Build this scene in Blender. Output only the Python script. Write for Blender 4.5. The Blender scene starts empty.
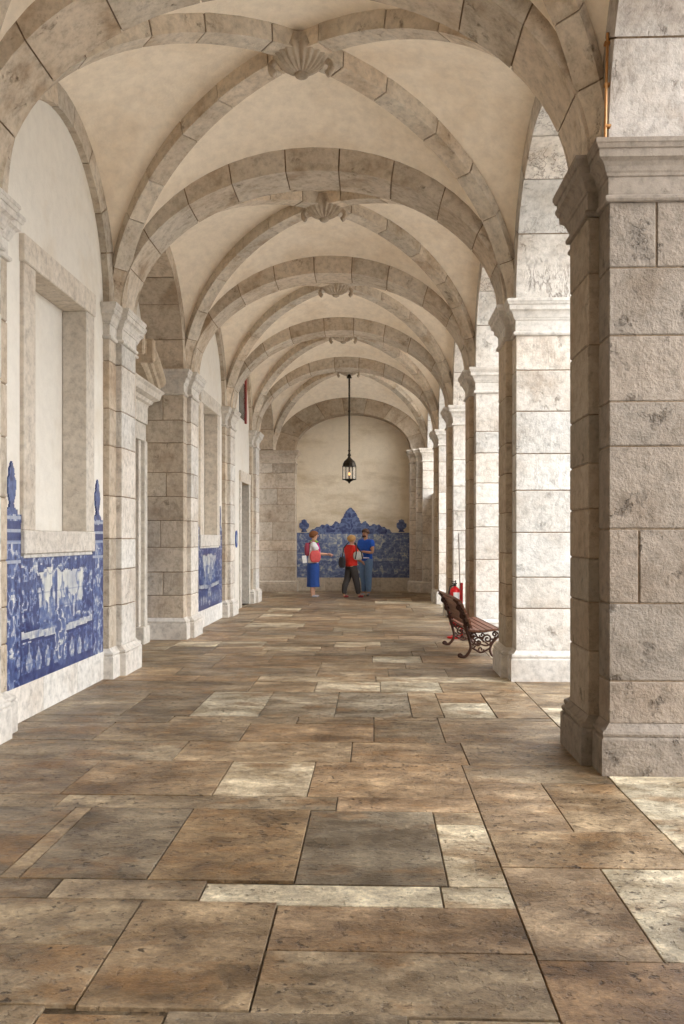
import bpy, bmesh, math, random
import numpy as np
from mathutils import Vector, Matrix
PI = math.pi
sc = bpy.context.scene
COL = sc.collection
RND = random.Random(7)

# ------------------------------------------------------------------ camera / dimensions (metres)
H = 1.42                      # eye height
FPX = 900.0                   # focal length in pixels (684 x 1024 frame)
P = 3.57                      # bay length
Y1 = 6.005                    # centre of the first pier pair in view
def YC(k): return Y1 + P * (k - 1)
WL = -2.755                   # left wall plane
SL, PL = -2.69, -2.63         # left strip face / left pilaster face
RL = -3.25                    # recess wall plane
MR, PR = 1.42, 1.353          # right pier face / right pilaster face
XO = 2.47                     # outer face of the arcade
HM, HP = 0.51, 0.265          # half widths of pier and pilaster along Y
ZS = 3.81                     # springing (top of capitals)
CX = (MR + SL) / 2
YEND = 24.2

# ------------------------------------------------------------------ mesh builder
class MB:
    def __init__(s):
        s.v = []; s.f = []; s.c = []
    def add(s, vs, fs, col=(.5, .5, .5, 0)):
        b = len(s.v); s.v += [tuple(p) for p in vs]
        for f in fs:
            s.f.append([b + i for i in f]); s.c.append(col)
    def box(s, lo, hi, col=(.5, .5, .5, 0), ch=0.0):
        if ch <= 0:
            x0, y0, z0 = lo; x1, y1, z1 = hi
            vs = [(x0,y0,z0),(x1,y0,z0),(x1,y1,z0),(x0,y1,z0),(x0,y0,z1),(x1,y0,z1),(x1,y1,z1),(x0,y1,z1)]
            s.add(vs, [(0,3,2,1),(4,5,6,7),(0,1,5,4),(1,2,6,5),(2,3,7,6),(3,0,4,7)], col); return
        vs = []; idx = {}
        for cx in (0, 1):
            for cy in (0, 1):
                for cz in (0, 1):
                    for ax in range(3):
                        p = []
                        for a, cc in enumerate((cx, cy, cz)):
                            q = hi[a] if cc else lo[a]
                            if a != ax: q += -ch if cc else ch
                            p.append(q)
                        idx[(cx, cy, cz, ax)] = len(vs); vs.append(p)
        fs = []
        for ax in range(3):
            o = [a for a in range(3) if a != ax]
            for side in (0, 1):
                q = []
                for (u, w) in ((0,0),(1,0),(1,1),(0,1)):
                    k = [0,0,0]; k[ax] = side; k[o[0]] = u; k[o[1]] = w
                    q.append(idx[(*k, ax)])
                fs.append(q)
            for u in (0, 1):
                for w in (0, 1):
                    k0 = [0,0,0]; k1 = [0,0,0]; k0[o[0]] = k1[o[0]] = u; k0[o[1]] = k1[o[1]] = w; k1[ax] = 1
                    fs.append([idx[(*k0, o[0])], idx[(*k0, o[1])], idx[(*k1, o[1])], idx[(*k1, o[0])]])
        for cx in (0, 1):
            for cy in (0, 1):
                for cz in (0, 1):
                    fs.append([idx[(cx, cy, cz, a)] for a in range(3)])
        s.add(vs, fs, col)
    def extrude_outline(s, outline, levels, col=(.5,.5,.5,0)):
        """axis-aligned CCW outline swept through (z, outward offset) levels"""
        n = len(outline); vs = []
        for z, off in levels:
            for i in range(n):
                p0 = outline[i-1]; p = outline[i]; p1 = outline[(i+1) % n]
                d0 = (p[0]-p0[0], p[1]-p0[1]); d1 = (p1[0]-p[0], p1[1]-p[1])
                l0 = math.hypot(*d0); l1 = math.hypot(*d1)
                n0 = (d0[1]/l0, -d0[0]/l0); n1 = (d1[1]/l1, -d1[0]/l1)
                vs.append((p[0] + off*(n0[0]+n1[0]), p[1] + off*(n0[1]+n1[1]), z))
        fs = []
        for k in range(len(levels)-1):
            for i in range(n):
                j = (i+1) % n
                fs.append((k*n+i, k*n+j, (k+1)*n+j, (k+1)*n+i))
        fs.append(tuple(reversed(range(n)))); fs.append(tuple((len(levels)-1)*n + i for i in range(n)))
        s.add(vs, fs, col)
    def tube(s, pts, r, n=7, col=(.5,.5,.5,0), cap=True):
        pts = [Vector(p) for p in pts]; m = len(pts)
        rr = r if isinstance(r, (list, tuple)) else [r]*m
        vs = []; up = Vector((0,0,1)); prev = None
        for i, p in enumerate(pts):
            t = (pts[min(i+1, m-1)] - pts[max(i-1, 0)]).normalized()
            if prev is None:
                a = t.cross(up)
                if a.length < 1e-3: a = t.cross(Vector((1,0,0)))
            else:
                a = prev - t * prev.dot(t)
            a.normalize(); prev = a; b = t.cross(a)
            for k in range(n):
                q = 2*PI*k/n
                vs.append(p + (a*math.cos(q) + b*math.sin(q)) * rr[i])
        fs = []
        for i in range(m-1):
            for k in range(n):
                j = (k+1) % n
                fs.append((i*n+k, i*n+j, (i+1)*n+j, (i+1)*n+k))
        if cap:
            fs.append(tuple(reversed(range(n)))); fs.append(tuple((m-1)*n+k for k in range(n)))
        s.add(vs, fs, col)
    def lathe(s, prof, c=(0,0,0), n=20, col=(.5,.5,.5,0), sx=1, sy=1):
        vs = []
        for r, z in prof:
            for k in range(n):
                q = 2*PI*k/n
                vs.append((c[0]+r*sx*math.cos(q), c[1]+r*sy*math.sin(q), c[2]+z))
        fs = []
        for i in range(len(prof)-1):
            for k in range(n):
                j = (k+1) % n
                fs.append((i*n+k, i*n+j, (i+1)*n+j, (i+1)*n+k))
        fs.append(tuple(reversed(range(n)))); fs.append(tuple((len(prof)-1)*n+k for k in range(n)))
        s.add(vs, fs, col)
    def ball(s, c, r, n=14, m=9, col=(.5,.5,.5,0)):
        rx, ry, rz = r if isinstance(r, tuple) else (r, r, r)
        prof = [(max(1e-4, math.sin(PI*i/m)), -math.cos(PI*i/m)) for i in range(m+1)]
        vs = []
        for a, z in prof:
            for k in range(n):
                q = 2*PI*k/n
                vs.append((c[0]+rx*a*math.cos(q), c[1]+ry*a*math.sin(q), c[2]+rz*z))
        fs = []
        for i in range(m):
            for k in range(n):
                j = (k+1) % n
                fs.append((i*n+k, i*n+j, (i+1)*n+j, (i+1)*n+k))
        fs.append(tuple(reversed(range(n)))); fs.append(tuple(m*n+k for k in range(n)))
        s.add(vs, fs, col)
    def build(s, name, mat, parent=None, smooth=False, recalc=True, local=False):
        me = bpy.data.meshes.new(name)
        L = Vector((0,0,0))
        if parent is not None and not local: L = ROOTPOS.get(parent.name, Vector((0,0,0)))
        me.from_pydata([(p[0]-L.x, p[1]-L.y, p[2]-L.z) for p in s.v], [], s.f)
        at = me.color_attributes.new('col', 'FLOAT_COLOR', 'CORNER')
        buf = np.empty((len(me.loops), 4), dtype=np.float32)
        i = 0
        for f, c in zip(s.f, s.c):
            c4 = c if len(c) == 4 else (*c, 0)
            buf[i:i+len(f)] = c4; i += len(f)
        at.data.foreach_set('color', buf.ravel())
        if recalc:
            bm = bmesh.new(); bm.from_mesh(me)
            bmesh.ops.recalc_face_normals(bm, faces=bm.faces); bm.to_mesh(me); bm.free()
        if smooth:
            me.polygons.foreach_set('use_smooth', [True]*len(me.polygons))
        me.materials.append(mat); me.update()
        o = bpy.data.objects.new(name, me); COL.objects.link(o)
        if parent is not None:
            o.parent = parent
            ROOTPOS[o.name] = L if not local else Vector((0,0,0))
        return o
ROOTPOS = {}
def thing(name, label, cat, loc=(0,0,0), rz=0, group=None):
    o = bpy.data.objects.new(name, None); COL.objects.link(o); o.empty_display_size = .2
    o.location = loc; o.rotation_euler = (0,0,rz); o['label'] = label; o['category'] = cat
    if group: o['group'] = group
    ROOTPOS[o.name] = Vector(loc)
    return o
def tag(o, label, cat, group=None):
    o['label'] = label; o['category'] = cat
    if group: o['group'] = group
    return o
def struct(o):
    o['kind'] = 'structure'; return o
def struct_empty(name, loc=(0,0,0)):
    o = bpy.data.objects.new(name, None); COL.objects.link(o); o.location = loc; o['kind'] = 'structure'
    ROOTPOS[o.name] = Vector(loc); return o

# ------------------------------------------------------------------ materials
def nt(name):
    m = bpy.data.materials.new(name); m.use_nodes = True
    t = m.node_tree; b = t.nodes['Principled BSDF']; return m, t, b
def N(t, typ, **kw):
    n = t.nodes.new(typ)
    for k, v in kw.items(): setattr(n, k, v)
    return n
def ramp(t, src, stops):
    r = N(t, 'ShaderNodeValToRGB'); e = r.color_ramp.elements
    while len(e) > 1: e.remove(e[-1])
    e[0].position = stops[0][0]; e[0].color = stops[0][1]
    for p, c in stops[1:]:
        k = e.new(p); k.color = c
    t.links.new(src, r.inputs['Fac']); return r.outputs['Color']
def mix(t, mode, fac, a, b):
    m = N(t, 'ShaderNodeMix', data_type='RGBA', blend_type=mode)
    for s, v in ((m.inputs[0], fac), (m.inputs[6], a), (m.inputs[7], b)):
        if hasattr(v, 'node'): t.links.new(v, s)
        else: s.default_value = v
    return m.outputs[2]
def g(v, a=1): return (v, v, v, a)
def coords(t, seed=None):
    geo = N(t, 'ShaderNodeNewGeometry')
    if seed is None: return geo.outputs['Position']
    ad = N(t, 'ShaderNodeVectorMath', operation='MULTIPLY_ADD')
    cb = N(t, 'ShaderNodeCombineXYZ')
    for i in range(3): t.links.new(seed, cb.inputs[i])
    t.links.new(cb.outputs[0], ad.inputs[0]); ad.inputs[1].default_value = (13.7, 7.3, 31.1)
    t.links.new(geo.outputs['Position'], ad.inputs[2]); return ad.outputs[0]
def noise(t, vec, scale, detail=4, rough=.55, stretch=None):
    n = N(t, 'ShaderNodeTexNoise'); n.inputs['Scale'].default_value = scale
    n.inputs['Detail'].default_value = detail; n.inputs['Roughness'].default_value = rough
    if stretch:
        mp = N(t, 'ShaderNodeMapping'); mp.inputs['Scale'].default_value = stretch
        t.links.new(vec, mp.inputs['Vector']); vec = mp.outputs[0]
    t.links.new(vec, n.inputs['Vector']); return n.outputs['Fac']
def bump(t, b, h, strength, dist):
    bp = N(t, 'ShaderNodeBump'); bp.inputs['Strength'].default_value = strength; bp.inputs['Distance'].default_value = dist
    t.links.new(h, bp.inputs['Height']); t.links.new(bp.outputs[0], b.inputs['Normal'])

def mat_stone(name, bumpd=.012, rough=.88, stain=.5, pits=.5, tint=(1,1,1), cracks=0):
    m, t, b = nt(name)
    at = N(t, 'ShaderNodeAttribute', attribute_name='col')
    v = coords(t, at.outputs['Alpha'])
    n1 = noise(t, v, 2.2, 5, .62); n2 = noise(t, v, 14, 5, .7); n3 = noise(t, v, 60, 3, .6)
    c = mix(t, 'MULTIPLY', 1, at.outputs['Color'], (*tint, 1))
    c = mix(t, 'MULTIPLY', 1, c, ramp(t, n2, [(.3, g(.70)), (.5, g(1)), (.72, g(1.18))]))
    c = mix(t, 'MULTIPLY', stain, c, ramp(t, n1, [(.30, (.62,.52,.42,1)), (.47, (.95,.92,.88,1)), (.62, (1.08,1.07,1.06,1))]))
    # lichen / grime with its own shape
    n4 = noise(t, v, 5.5, 6, .75)
    c = mix(t, 'MULTIPLY', pits, c, ramp(t, n4, [(.30, (.48,.44,.40,1)), (.38, g(1)), (1, g(1))]))
    if cracks:
        n5 = noise(t, v, 1.0, 6, .6, (5, 5, 1.1)); n6 = noise(t, v, 1.3, 3, .5)
        line = ramp(t, n5, [(.455, g(1)), (.48, (.30,.27,.25,1)), (.50, g(1)), (.53, g(1)), (.545, (.45,.42,.40,1)), (.56, g(1))])
        msk = N(t, 'ShaderNodeMath', operation='MULTIPLY'); msk.inputs[1].default_value = cracks
        t.links.new(ramp(t, n6, [(.46, g(0)), (.56, g(1))]), msk.inputs[0])
        c = mix(t, 'MULTIPLY', msk.outputs[0], c, line)
    t.links.new(c, b.inputs['Base Color']); b.inputs['Roughness'].default_value = rough
    b.inputs['Specular IOR Level'].default_value = .25
    hs = N(t, 'ShaderNodeMath', operation='MULTIPLY_ADD'); hs.inputs[1].default_value = .35
    t.links.new(n3, hs.inputs[0]); t.links.new(n2, hs.inputs[2])
    h2 = N(t, 'ShaderNodeMath', operation='ADD')
    r4 = ramp(t, n4, [(.30, g(0)), (.4, g(1)), (1, g(1))])
    t.links.new(hs.outputs[0], h2.inputs[0]); t.links.new(r4, h2.inputs[1])
    bump(t, b, h2.outputs[0], 1.0, bumpd)
    return m
def mat_plaster(name, col, var=.1, scale=1.3, bumpd=.004, stain=(.8,.7,.58), rough=.9, amt=.5, stretch=None):
    m, t, b = nt(name); v = coords(t)
    n1 = noise(t, v, scale, 6, .65, stretch); n2 = noise(t, v, 9, 5, .7); n3 = noise(t, v, 45, 3, .6)
    c = mix(t, 'MULTIPLY', 1, (*col, 1), ramp(t, n2, [(.3, g(1-var)), (.55, g(1)), (.75, g(1+var*.6))]))
    c = mix(t, 'MULTIPLY', amt, c, ramp(t, n1, [(.32, (*stain, 1)), (.5, g(1)), (1, g(1))]))
    t.links.new(c, b.inputs['Base Color']); b.inputs['Roughness'].default_value = rough
    b.inputs['Specular IOR Level'].default_value = .2
    ad = N(t, 'ShaderNodeMath', operation='ADD'); t.links.new(n2, ad.inputs[0]); t.links.new(n3, ad.inputs[1])
    bump(t, b, ad.outputs[0], .8, bumpd)
    return m
def mat_floor():
    m, t, b = nt('worn_paving_stone')
    at = N(t, 'ShaderNodeAttribute', attribute_name='col')
    v = coords(t, at.outputs['Alpha'])
    big = noise(t, v, 1.9, 7, .68, (1, 1.6, 1)); mid = noise(t, v, 7, 7, .75); fine = noise(t, v, 48, 5, .75)
    rust = noise(t, v, 2.6, 7, .66, (.8, 1.5, 1)); pit = noise(t, v, 26, 4, .6); pitz = noise(t, v, 2.2, 3, .5)
    c = mix(t, 'MULTIPLY', 1, at.outputs['Color'], (.98,.92,.80,1))
    c = mix(t, 'MULTIPLY', 1, c, ramp(t, big, [(.34, (.42,.36,.29,1)), (.43, (.74,.68,.60,1)), (.50, (1.02,1.0,.98,1)), (.57, (1.35,1.35,1.33,1)), (.66, (1.85,1.88,1.88,1))]))
    c = mix(t, 'MIX', ramp(t, rust, [(.52, g(0)), (.60, g(.55)), (.70, g(.75))]), c, (.23,.125,.05,1))
    c = mix(t, 'MULTIPLY', 1, c, ramp(t, mid, [(.32, (.52,.48,.44,1)), (.44, (.86,.84,.82,1)), (.55, g(1.08)), (.68, g(1.45))]))
    c = mix(t, 'MULTIPLY', 1, c, ramp(t, fine, [(.3, g(.66)), (.5, g(1)), (.7, g(1.32))]))
    pz = ramp(t, pitz, [(.42, g(.15)), (.60, g(1))])
    c = mix(t, 'MULTIPLY', pz, c, ramp(t, pit, [(.34, (.22,.19,.16,1)), (.41, g(1)), (1, g(1))]))
    t.links.new(c, b.inputs['Base Color'])
    rg = ramp(t, mid, [(.3, g(.30)), (.5, g(.42)), (.7, g(.60))])
    t.links.new(rg, b.inputs['Roughness']); b.inputs['Specular IOR Level'].default_value = .4
    a1 = N(t, 'ShaderNodeMath', operation='MULTIPLY_ADD'); a1.inputs[1].default_value = .35
    t.links.new(fine, a1.inputs[0]); t.links.new(mid, a1.inputs[2])
    a2 = N(t, 'ShaderNodeMath', operation='MULTIPLY_ADD'); a2.inputs[1].default_value = 1.3
    t.links.new(big, a2.inputs[0]); t.links.new(a1.outputs[0], a2.inputs[2])
    pr = ramp(t, pit, [(.34, g(0)), (.42, g(.4)), (1, g(.4))])
    a3 = N(t, 'ShaderNodeMath', operation='ADD'); t.links.new(a2.outputs[0], a3.inputs[0]); t.links.new(pr, a3.inputs[1])
    bump(t, b, a3.outputs[0], .9, .013)
    return m
def mat_tile():
    m, t, b = nt('blue_and_white_glazed_tile')
    at = N(t, 'ShaderNodeAttribute', attribute_name='col'); v = coords(t)
    n = noise(t, v, 16, 4, .7)
    c = mix(t, 'MULTIPLY', .6, at.outputs['Color'], ramp(t, n, [(.3, g(.8)), (.6, g(1.1))]))
    t.links.new(c, b.inputs['Base Color']); b.inputs['Roughness'].default_value = .28
    b.inputs['Specular IOR Level'].default_value = .4
    bump(t, b, n, .3, .004); return m
def simple(name, col, rough=.6, metal=0, var=.12, scale=25, emis=None, bumpd=.002):
    m, t, b = nt(name); v = coords(t); n = noise(t, v, scale, 4, .6)
    c = mix(t, 'MULTIPLY', 1, (*col, 1), ramp(t, n, [(.3, g(1-var)), (.7, g(1+var))]))
    t.links.new(c, b.inputs['Base Color']); b.inputs['Roughness'].default_value = rough; b.inputs['Metallic'].default_value = metal
    if emis:
        b.inputs['Emission Color'].default_value = (*emis[0], 1); b.inputs['Emission Strength'].default_value = emis[1]
    if bumpd: bump(t, b, n, .5, bumpd)
    return m
M_pier = mat_stone('pale_limestone_blocks', .010, stain=.65, pits=.55, cracks=.3)
M_pier_rough = mat_stone('weathered_grey_limestone', .020, stain=.55, pits=.65)
M_arch = mat_stone('arch_limestone', .012, stain=.9, pits=.85)
M_soffit = mat_stone('streaked_arcade_limestone', .010, stain=.6, pits=.5, cracks=.8)
M_mould = mat_stone('moulded_limestone', .005, stain=.4, pits=.3)
M_vault = mat_plaster('vault_plaster', (.92,.815,.67), .12, .9, .006, (.80,.72,.62))
M_wall = mat_plaster('wall_plaster', (.74,.70,.63), .07, .9, .003, (.82,.74,.62))
M_endwall = mat_plaster('end_wall_plaster', (.74,.65,.51), .08, 1.2, .010, (.72,.66,.56), stretch=(.6,1,1.8), amt=.8)
M_floor = mat_floor()
M_tile = mat_tile()
M_iron = simple('brown_cast_iron', (.085,.04,.028), .5, .4)
M_wood = simple('varnished_slat_wood', (.20,.085,.05), .5, 0, .25, 30)
M_lantern = simple('dark_bronze', (.035,.027,.018), .45, .7)
M_red = simple('red_enamel', (.75,.015,.02), .3)
M_black = simple('black_rubber', (.02,.02,.02), .5)
M_white = simple('white_paper', (.8,.8,.78), .6)
M_door = simple('dark_door_wood', (.13,.085,.05), .6, 0, .3, 18)
M_redframe = simple('red_window_paint', (.30,.035,.025), .5)
M_glassdark = simple('dark_window_glass', (.10,.12,.12), .15, 0, .1, 3)
M_cable = simple('orange_copper_pipe', (.42,.20,.06), .45, .2)
M_greypole = simple('grey_pole_paint', (.45,.40,.40), .5)
M_ground = simple('courtyard_gravel', (.62,.58,.52), .9, 0, .2, 8)
mglass, _t, _b = nt('lantern_glass'); _tr = N(_t, 'ShaderNodeBsdfTransparent'); _mx = N(_t, 'ShaderNodeMixShader'); _b.inputs['Roughness'].default_value = .05
_mx.inputs[0].default_value = .10; _t.links.new(_tr.outputs[0], _mx.inputs[1]); _t.links.new(_b.outputs[0], _mx.inputs[2]); _t.links.new(_mx.outputs[0], _t.nodes['Material Output'].inputs['Surface'])
M_flame = simple('warm_bulb', (1,.6,.25), .5, emis=((1,.5,.15), 1.6), bumpd=0)

def stonecol(base, var=.12, rnd=RND):
    k = 1 + rnd.uniform(-var, var); w = rnd.uniform(-.03, .03)
    return (base[0]*k*(1+w), base[1]*k, base[2]*k*(1-w), rnd.random())
MORTAR = (.25,.185,.125, 0)

# ------------------------------------------------------------------ floor slabs
def floor_build():
    mb = MB(); R = random.Random(21)
    BR = (.30,.205,.125); TAN = (.36,.28,.195); GR = (.23,.195,.155); LT = (.58,.54,.47); MIX = (.31,.255,.19); PK = (.40,.29,.20); DK = (.17,.145,.12); OR = (.32,.19,.10)
    def yy(y): return 1278.0 / (y - 539)
    done = []
    def slab(x0, x1, y0, y1, base, v=.10):
        if y1 < y0: y0, y1 = y1, y0
        gp = .0025 + R.random()*.002
        base = tuple((b*.60 + m*.40)*.80 for b, m in zip(base, (.315,.255,.19))) if base is not LT else (.46,.42,.345)
        c = stonecol(base, v, R)
        z = R.uniform(-.003, .001)
        mb.box((x0+gp, y0+gp, -.08), (x1-gp, y1-gp, z), c, .002)
    # explicit foreground, laid out as in the place
    L, A, B, C, D, E, Fx = -2.75, -1.52, -.93, -.34, .305, .55, 1.395
    s = slab
    y2400 = 2.0
    s(L, -1.0, y2400, yy(1010), MIX); s(-1.0, -.62, y2400, yy(1018), TAN); s(-.62, .1, y2400, yy(1014), GR); s(.1, .55, y2400, yy(1018), TAN)
    s(L, A, yy(1010), yy(949), GR); s(A, -.91, yy(1010), yy(949), MIX)
    s(L, A-.1, yy(949), yy(902), PK); s(A-.1, -.91, yy(949), yy(902), TAN)
    s(-.91, -.375, yy(1012), yy(903), TAN)
    s(-.375, E, yy(1016), yy(951), MIX); s(-.375, E, yy(951), yy(906), PK)
    s(E, 2.6, 2.0, yy(1021), GR)
    s(E, 1.9, yy(1021), yy(957), OR); s(1.9, 2.6, yy(1021), yy(957), MIX)
    s(E, .975, yy(957), yy(865), PK); s(.975, 1.8, yy(957), yy(865), LT); s(1.8, 2.6, yy(957), yy(865), PK)
    s(E, 1.395, yy(865), yy(829), TAN); s(E+.845, 2.6, yy(865), yy(829), LT)
    s(E, .97, yy(829), yy(781), PK); s(.97, 1.395, yy(829), yy(781), TAN); s(1.395, 2.6, yy(829), yy(781), LT)
    # border strip below the slabs
    s(L, -1.9, yy(902), yy(882), LT); s(-1.9, -1.3, yy(902), yy(882), DK); s(-1.3, -.69, yy(902), yy(882), GR)
    s(-.69, .27, yy(906), yy(885), LT); s(.27, E, yy(906), yy(885), LT)
    s(D, E, yy(885), yy(823), LT); s(D, E, yy(823), yy(811), MIX)
    s(L, A-.06, yy(882), yy(810), DK); s(A-.06, A+.03, yy(882), yy(810), TAN)
    s(A+.03, -.95, yy(882), yy(810), GR); s(-.95, -.33, yy(882), yy(810), (.36,.25,.14)); s(-.33, D, yy(885), yy(811), (.20,.18,.15))
    s(L, -1.7, yy(810), yy(797), MIX); s(-1.7, -.2, yy(810), yy(797), MIX); s(-.2, E, yy(811), yy(797), PK)
    s(L, -1.75, yy(797), yy(762), GR); s(-1.75, -.9, yy(797), yy(762), BR); s(-.9, -.37, yy(797), yy(762), LT, .02); s(-.37, E, yy(797), yy(762), BR)
    s(E, 1.395, yy(781), yy(764), MIX)
    s(L, -1.3, yy(762), yy(742), MIX); s(-1.3, -.15, yy(762), yy(742), TAN); s(-.15, .6, yy(764), yy(742), BR); s(.6, 1.4, yy(764), yy(742), TAN)
    s(L, -2.0, yy(742), yy(724), GR); s(-2.0, -.95, yy(742), yy(724), MIX); s(-.95, .0, yy(742), yy(724), BR); s(.0, .5, yy(742), yy(720), TAN); s(.5, 1.4, yy(742), yy(720), TAN)
    s(L, -1.6, yy(724), yy(717), GR); s(-1.6, -.6, yy(724), yy(717), MIX); s(-.6, 0, yy(724), yy(717), TAN)
    s(0, .5, yy(720), yy(717), TAN); s(.5, 1.4, yy(720), yy(717), TAN)
    s(L, -2.05, yy(717), yy(692), MIX); s(-2.05, A+.03, yy(717), yy(692), GR); s(A+.03, B, yy(717), yy(692), LT); s(B, -.32, yy(717), yy(692), (.38,.36,.31)); s(-.32, D, yy(717), yy(692), (.27,.26,.23)); s(D, .56, yy(717), yy(692), TAN); s(.56, .98, yy(717), yy(702), LT); s(.56, .98, yy(702), yy(692), BR); s(.98, 1.4, yy(717), yy(692), TAN)
    # random paving beyond
    y = yy(692)
    while y < 24.9:
        h = R.choice((.34, .45, .6, .75, .9)); y1 = min(25.2, y + h)
        x = -3.3
        while x < 1.4:
            w = R.choice((.58, .62, .75, .95, 1.2, 1.5)); x1 = x + w
            if x1 > 1.1: x1 = 1.4
            base = R.choice((TAN, MIX, TAN, GR, BR, LT, PK, MIX, (.44,.39,.31)))
            s(x, x1, y, y1, base, .14); x = x1
        y = y1
    # strips of lighter stone under the arcade
    y = yy(781)
    while y < 25:
        y1 = y + R.uniform(.5, 1.1)
        s(1.4, 2.0, y, y1, LT if R.random() < .7 else TAN); s(2.0, 2.6, y, y1, LT); y = y1
    # behind and beside the camera
    y = -5
    while y < 1.99:
        y1 = min(2.0, y + R.choice((.6, .8, 1.0)))
        if 2.0 - y1 < .2: y1 = 2.0
        x = -2.75
        while x < 2.6:
            x1 = x + R.uniform(.6, 1.2)
            if x1 > 2.3: x1 = 2.6
            s(x, x1, y, y1, R.choice((TAN, MIX, BR, GR, PK))); x = x1
        y = y1
    mb.box((RL-.2, -5, -.2), (2.6, 25.2, -.014), (.10,.078,.055,0))
    return struct(mb.build('floor', M_floor))
floor_build()
mb = MB(); mb.box((2.6, -20, -.3), (40, 40, -.03)); struct(mb.build('ground_courtyard', M_ground))

# ------------------------------------------------------------------ piers
PLINTH = [(0,.055),(.215,.055),(.225,.05),(.23,.04),(.235,.045),(.25,.05),(.265,.045),(.272,.03),(.285,.015),(.305,.0)]
CAPITAL = [(-.355,.0),(-.352,.018),(-.34,.026),(-.325,.026),(-.315,.016),(-.31,.004),(-.205,.004),(-.20,.014),(-.185,.018),(-.175,.026),
           (-.15,.034),(-.125,.048),(-.112,.066),(-.108,.074),(-.062,.076),(-.058,.086),(-.035,.094),(-.03,.10),(-.004,.10),(0,.092)]
def right_outline(yc):
    return [(PR, yc+HP),(PR, yc-HP),(MR, yc-HP),(MR, yc-HM),(XO, yc-HM),(XO, yc+HM),(MR, yc+HM),(MR, yc+HP)]
def left_outline(yc):
    return [(RL-.1, yc-HM),(SL, yc-HM),(SL, yc-HP),(PL, yc-HP),(PL, yc+HP),(SL, yc+HP),(SL, yc+HM),(RL-.1, yc+HM)]
def courses(R, z0, z1):
    out = [z0]
    while z1 - out[-1] > .62: out.append(out[-1] + R.uniform(.27, .52))
    out.append(z1); return out
def blocks(mb, xs, ys, zs, base, R, split_x=None, var=.10, gap=.0045):
    """a column of separate blocks round a mortar core"""
    x0, x1 = xs; y0, y1 = ys
    mb.box((x0+.009, y0+.009, zs[0]), (x1-.009, y1-.009, zs[-1]), MORTAR)
    for i in range(len(zs)-1):
        cuts = [x0, x1]
        if split_x and split_x[i % len(split_x)]:
            cuts = [x0, x0 + (x1-x0)*split_x[i % len(split_x)], x1]
        for j in range(len(cuts)-1):
            e = R.uniform(-.0025, .0025)
            mb.box((cuts[j]+(gap if j else 0)-e*0, y0+e, zs[i]+gap), (cuts[j+1]-(gap if j < len(cuts)-2 else 0), y1-e, zs[i+1]-gap), stonecol(base, var, R), .006)
ORD = {1:'nearest', 2:'second', 3:'third', 4:'fourth', 5:'fifth', 6:'sixth', 0:'one beside the camera', -1:'one behind the camera'}
PALE = (.60,.565,.515); GREY = (.265,.222,.18); SHADED_BROWN = (.50,.415,.315)
def right_pier(k):
    R = random.Random(100+k); yc = YC(k)
    lab = {1:'nearest and largest arcade pier, rough grey weathered stone, at the right edge',
           2:'second arcade pier from the front, bright white blocks, with bench right behind it',
           3:'third arcade pier, bright stone, standing behind the slatted bench',
           4:'fourth arcade pier, narrow bright strip right behind the red extinguisher',
           5:'farthest arcade pier, next to the end wall on the right'}.get(k, 'arcade pier beside or behind the camera, seen only from elsewhere')
    t = thing('stone_pier', lab, 'pier', ((PR+XO)/2, yc, 0), group='arcade piers on the right')
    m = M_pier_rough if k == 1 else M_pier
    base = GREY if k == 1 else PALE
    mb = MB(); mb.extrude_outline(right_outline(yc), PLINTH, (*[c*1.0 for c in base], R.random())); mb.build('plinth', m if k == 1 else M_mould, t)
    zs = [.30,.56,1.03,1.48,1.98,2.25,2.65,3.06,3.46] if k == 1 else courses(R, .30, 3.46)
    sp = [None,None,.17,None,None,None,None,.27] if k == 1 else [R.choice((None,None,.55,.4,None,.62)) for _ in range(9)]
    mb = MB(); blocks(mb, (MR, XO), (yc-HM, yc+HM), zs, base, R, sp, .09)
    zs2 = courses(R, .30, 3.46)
    blocks(mb, (PR, MR+.05), (yc-HP, yc+HP), zs2, SHADED_BROWN if k != 1 else (.33,.275,.215), R, None, .12)  # brown past the first pier: nave-side shade put into the pilaster colour
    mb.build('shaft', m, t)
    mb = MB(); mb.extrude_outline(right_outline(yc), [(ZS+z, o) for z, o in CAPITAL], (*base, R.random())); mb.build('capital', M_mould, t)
def left_pier(k):
    R = random.Random(200+k); yc = YC(k)
    lab = {1:'nearest wall pilaster, cut off by the left edge of the view',
           2:'second wall pilaster, between the near blue tile panel and the pedimented doorway',
           3:'third wall pilaster, broad brown side of coursed blocks facing the camera',
           4:'fourth wall pilaster, just before the plain dark doorway',
           5:'farthest wall pilaster on the left, just past the plain dark doorway'}.get(k, 'wall pilaster beside or behind the camera, seen only from elsewhere')
    t = thing('wall_pilaster', lab, 'pilaster', (PL-.3, yc, 0), group='pilasters along the left wall')
    mb = MB(); mb.extrude_outline(left_outline(yc), PLINTH, (*PALE, R.random())); mb.build('plinth', M_mould, t)
    zs = courses(R, .30, 3.46)
    if k == 3: zs = [.30,.62,.95,1.30,1.68,2.02,2.36,2.78,3.1,3.46]
    mb = MB(); blocks(mb, (RL-.1, SL), (yc-HM, yc+HM), zs, (.50,.43,.345), R, [None,.55,None,.5,None,.62,None] if k == 3 else [None,.5], .10)
    blocks(mb, (SL-.05, PL), (yc-HP, yc+HP), zs, PALE, R, None, .07)
    mb.build('shaft', M_pier, t)
    mb = MB(); mb.extrude_outline(left_outline(yc), [(ZS+z, o) for z, o in CAPITAL], (*PALE, R.random())); mb.build('capital', M_mould, t)
for k in range(-1, 6):
    right_pier(k); left_pier(k)
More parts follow.
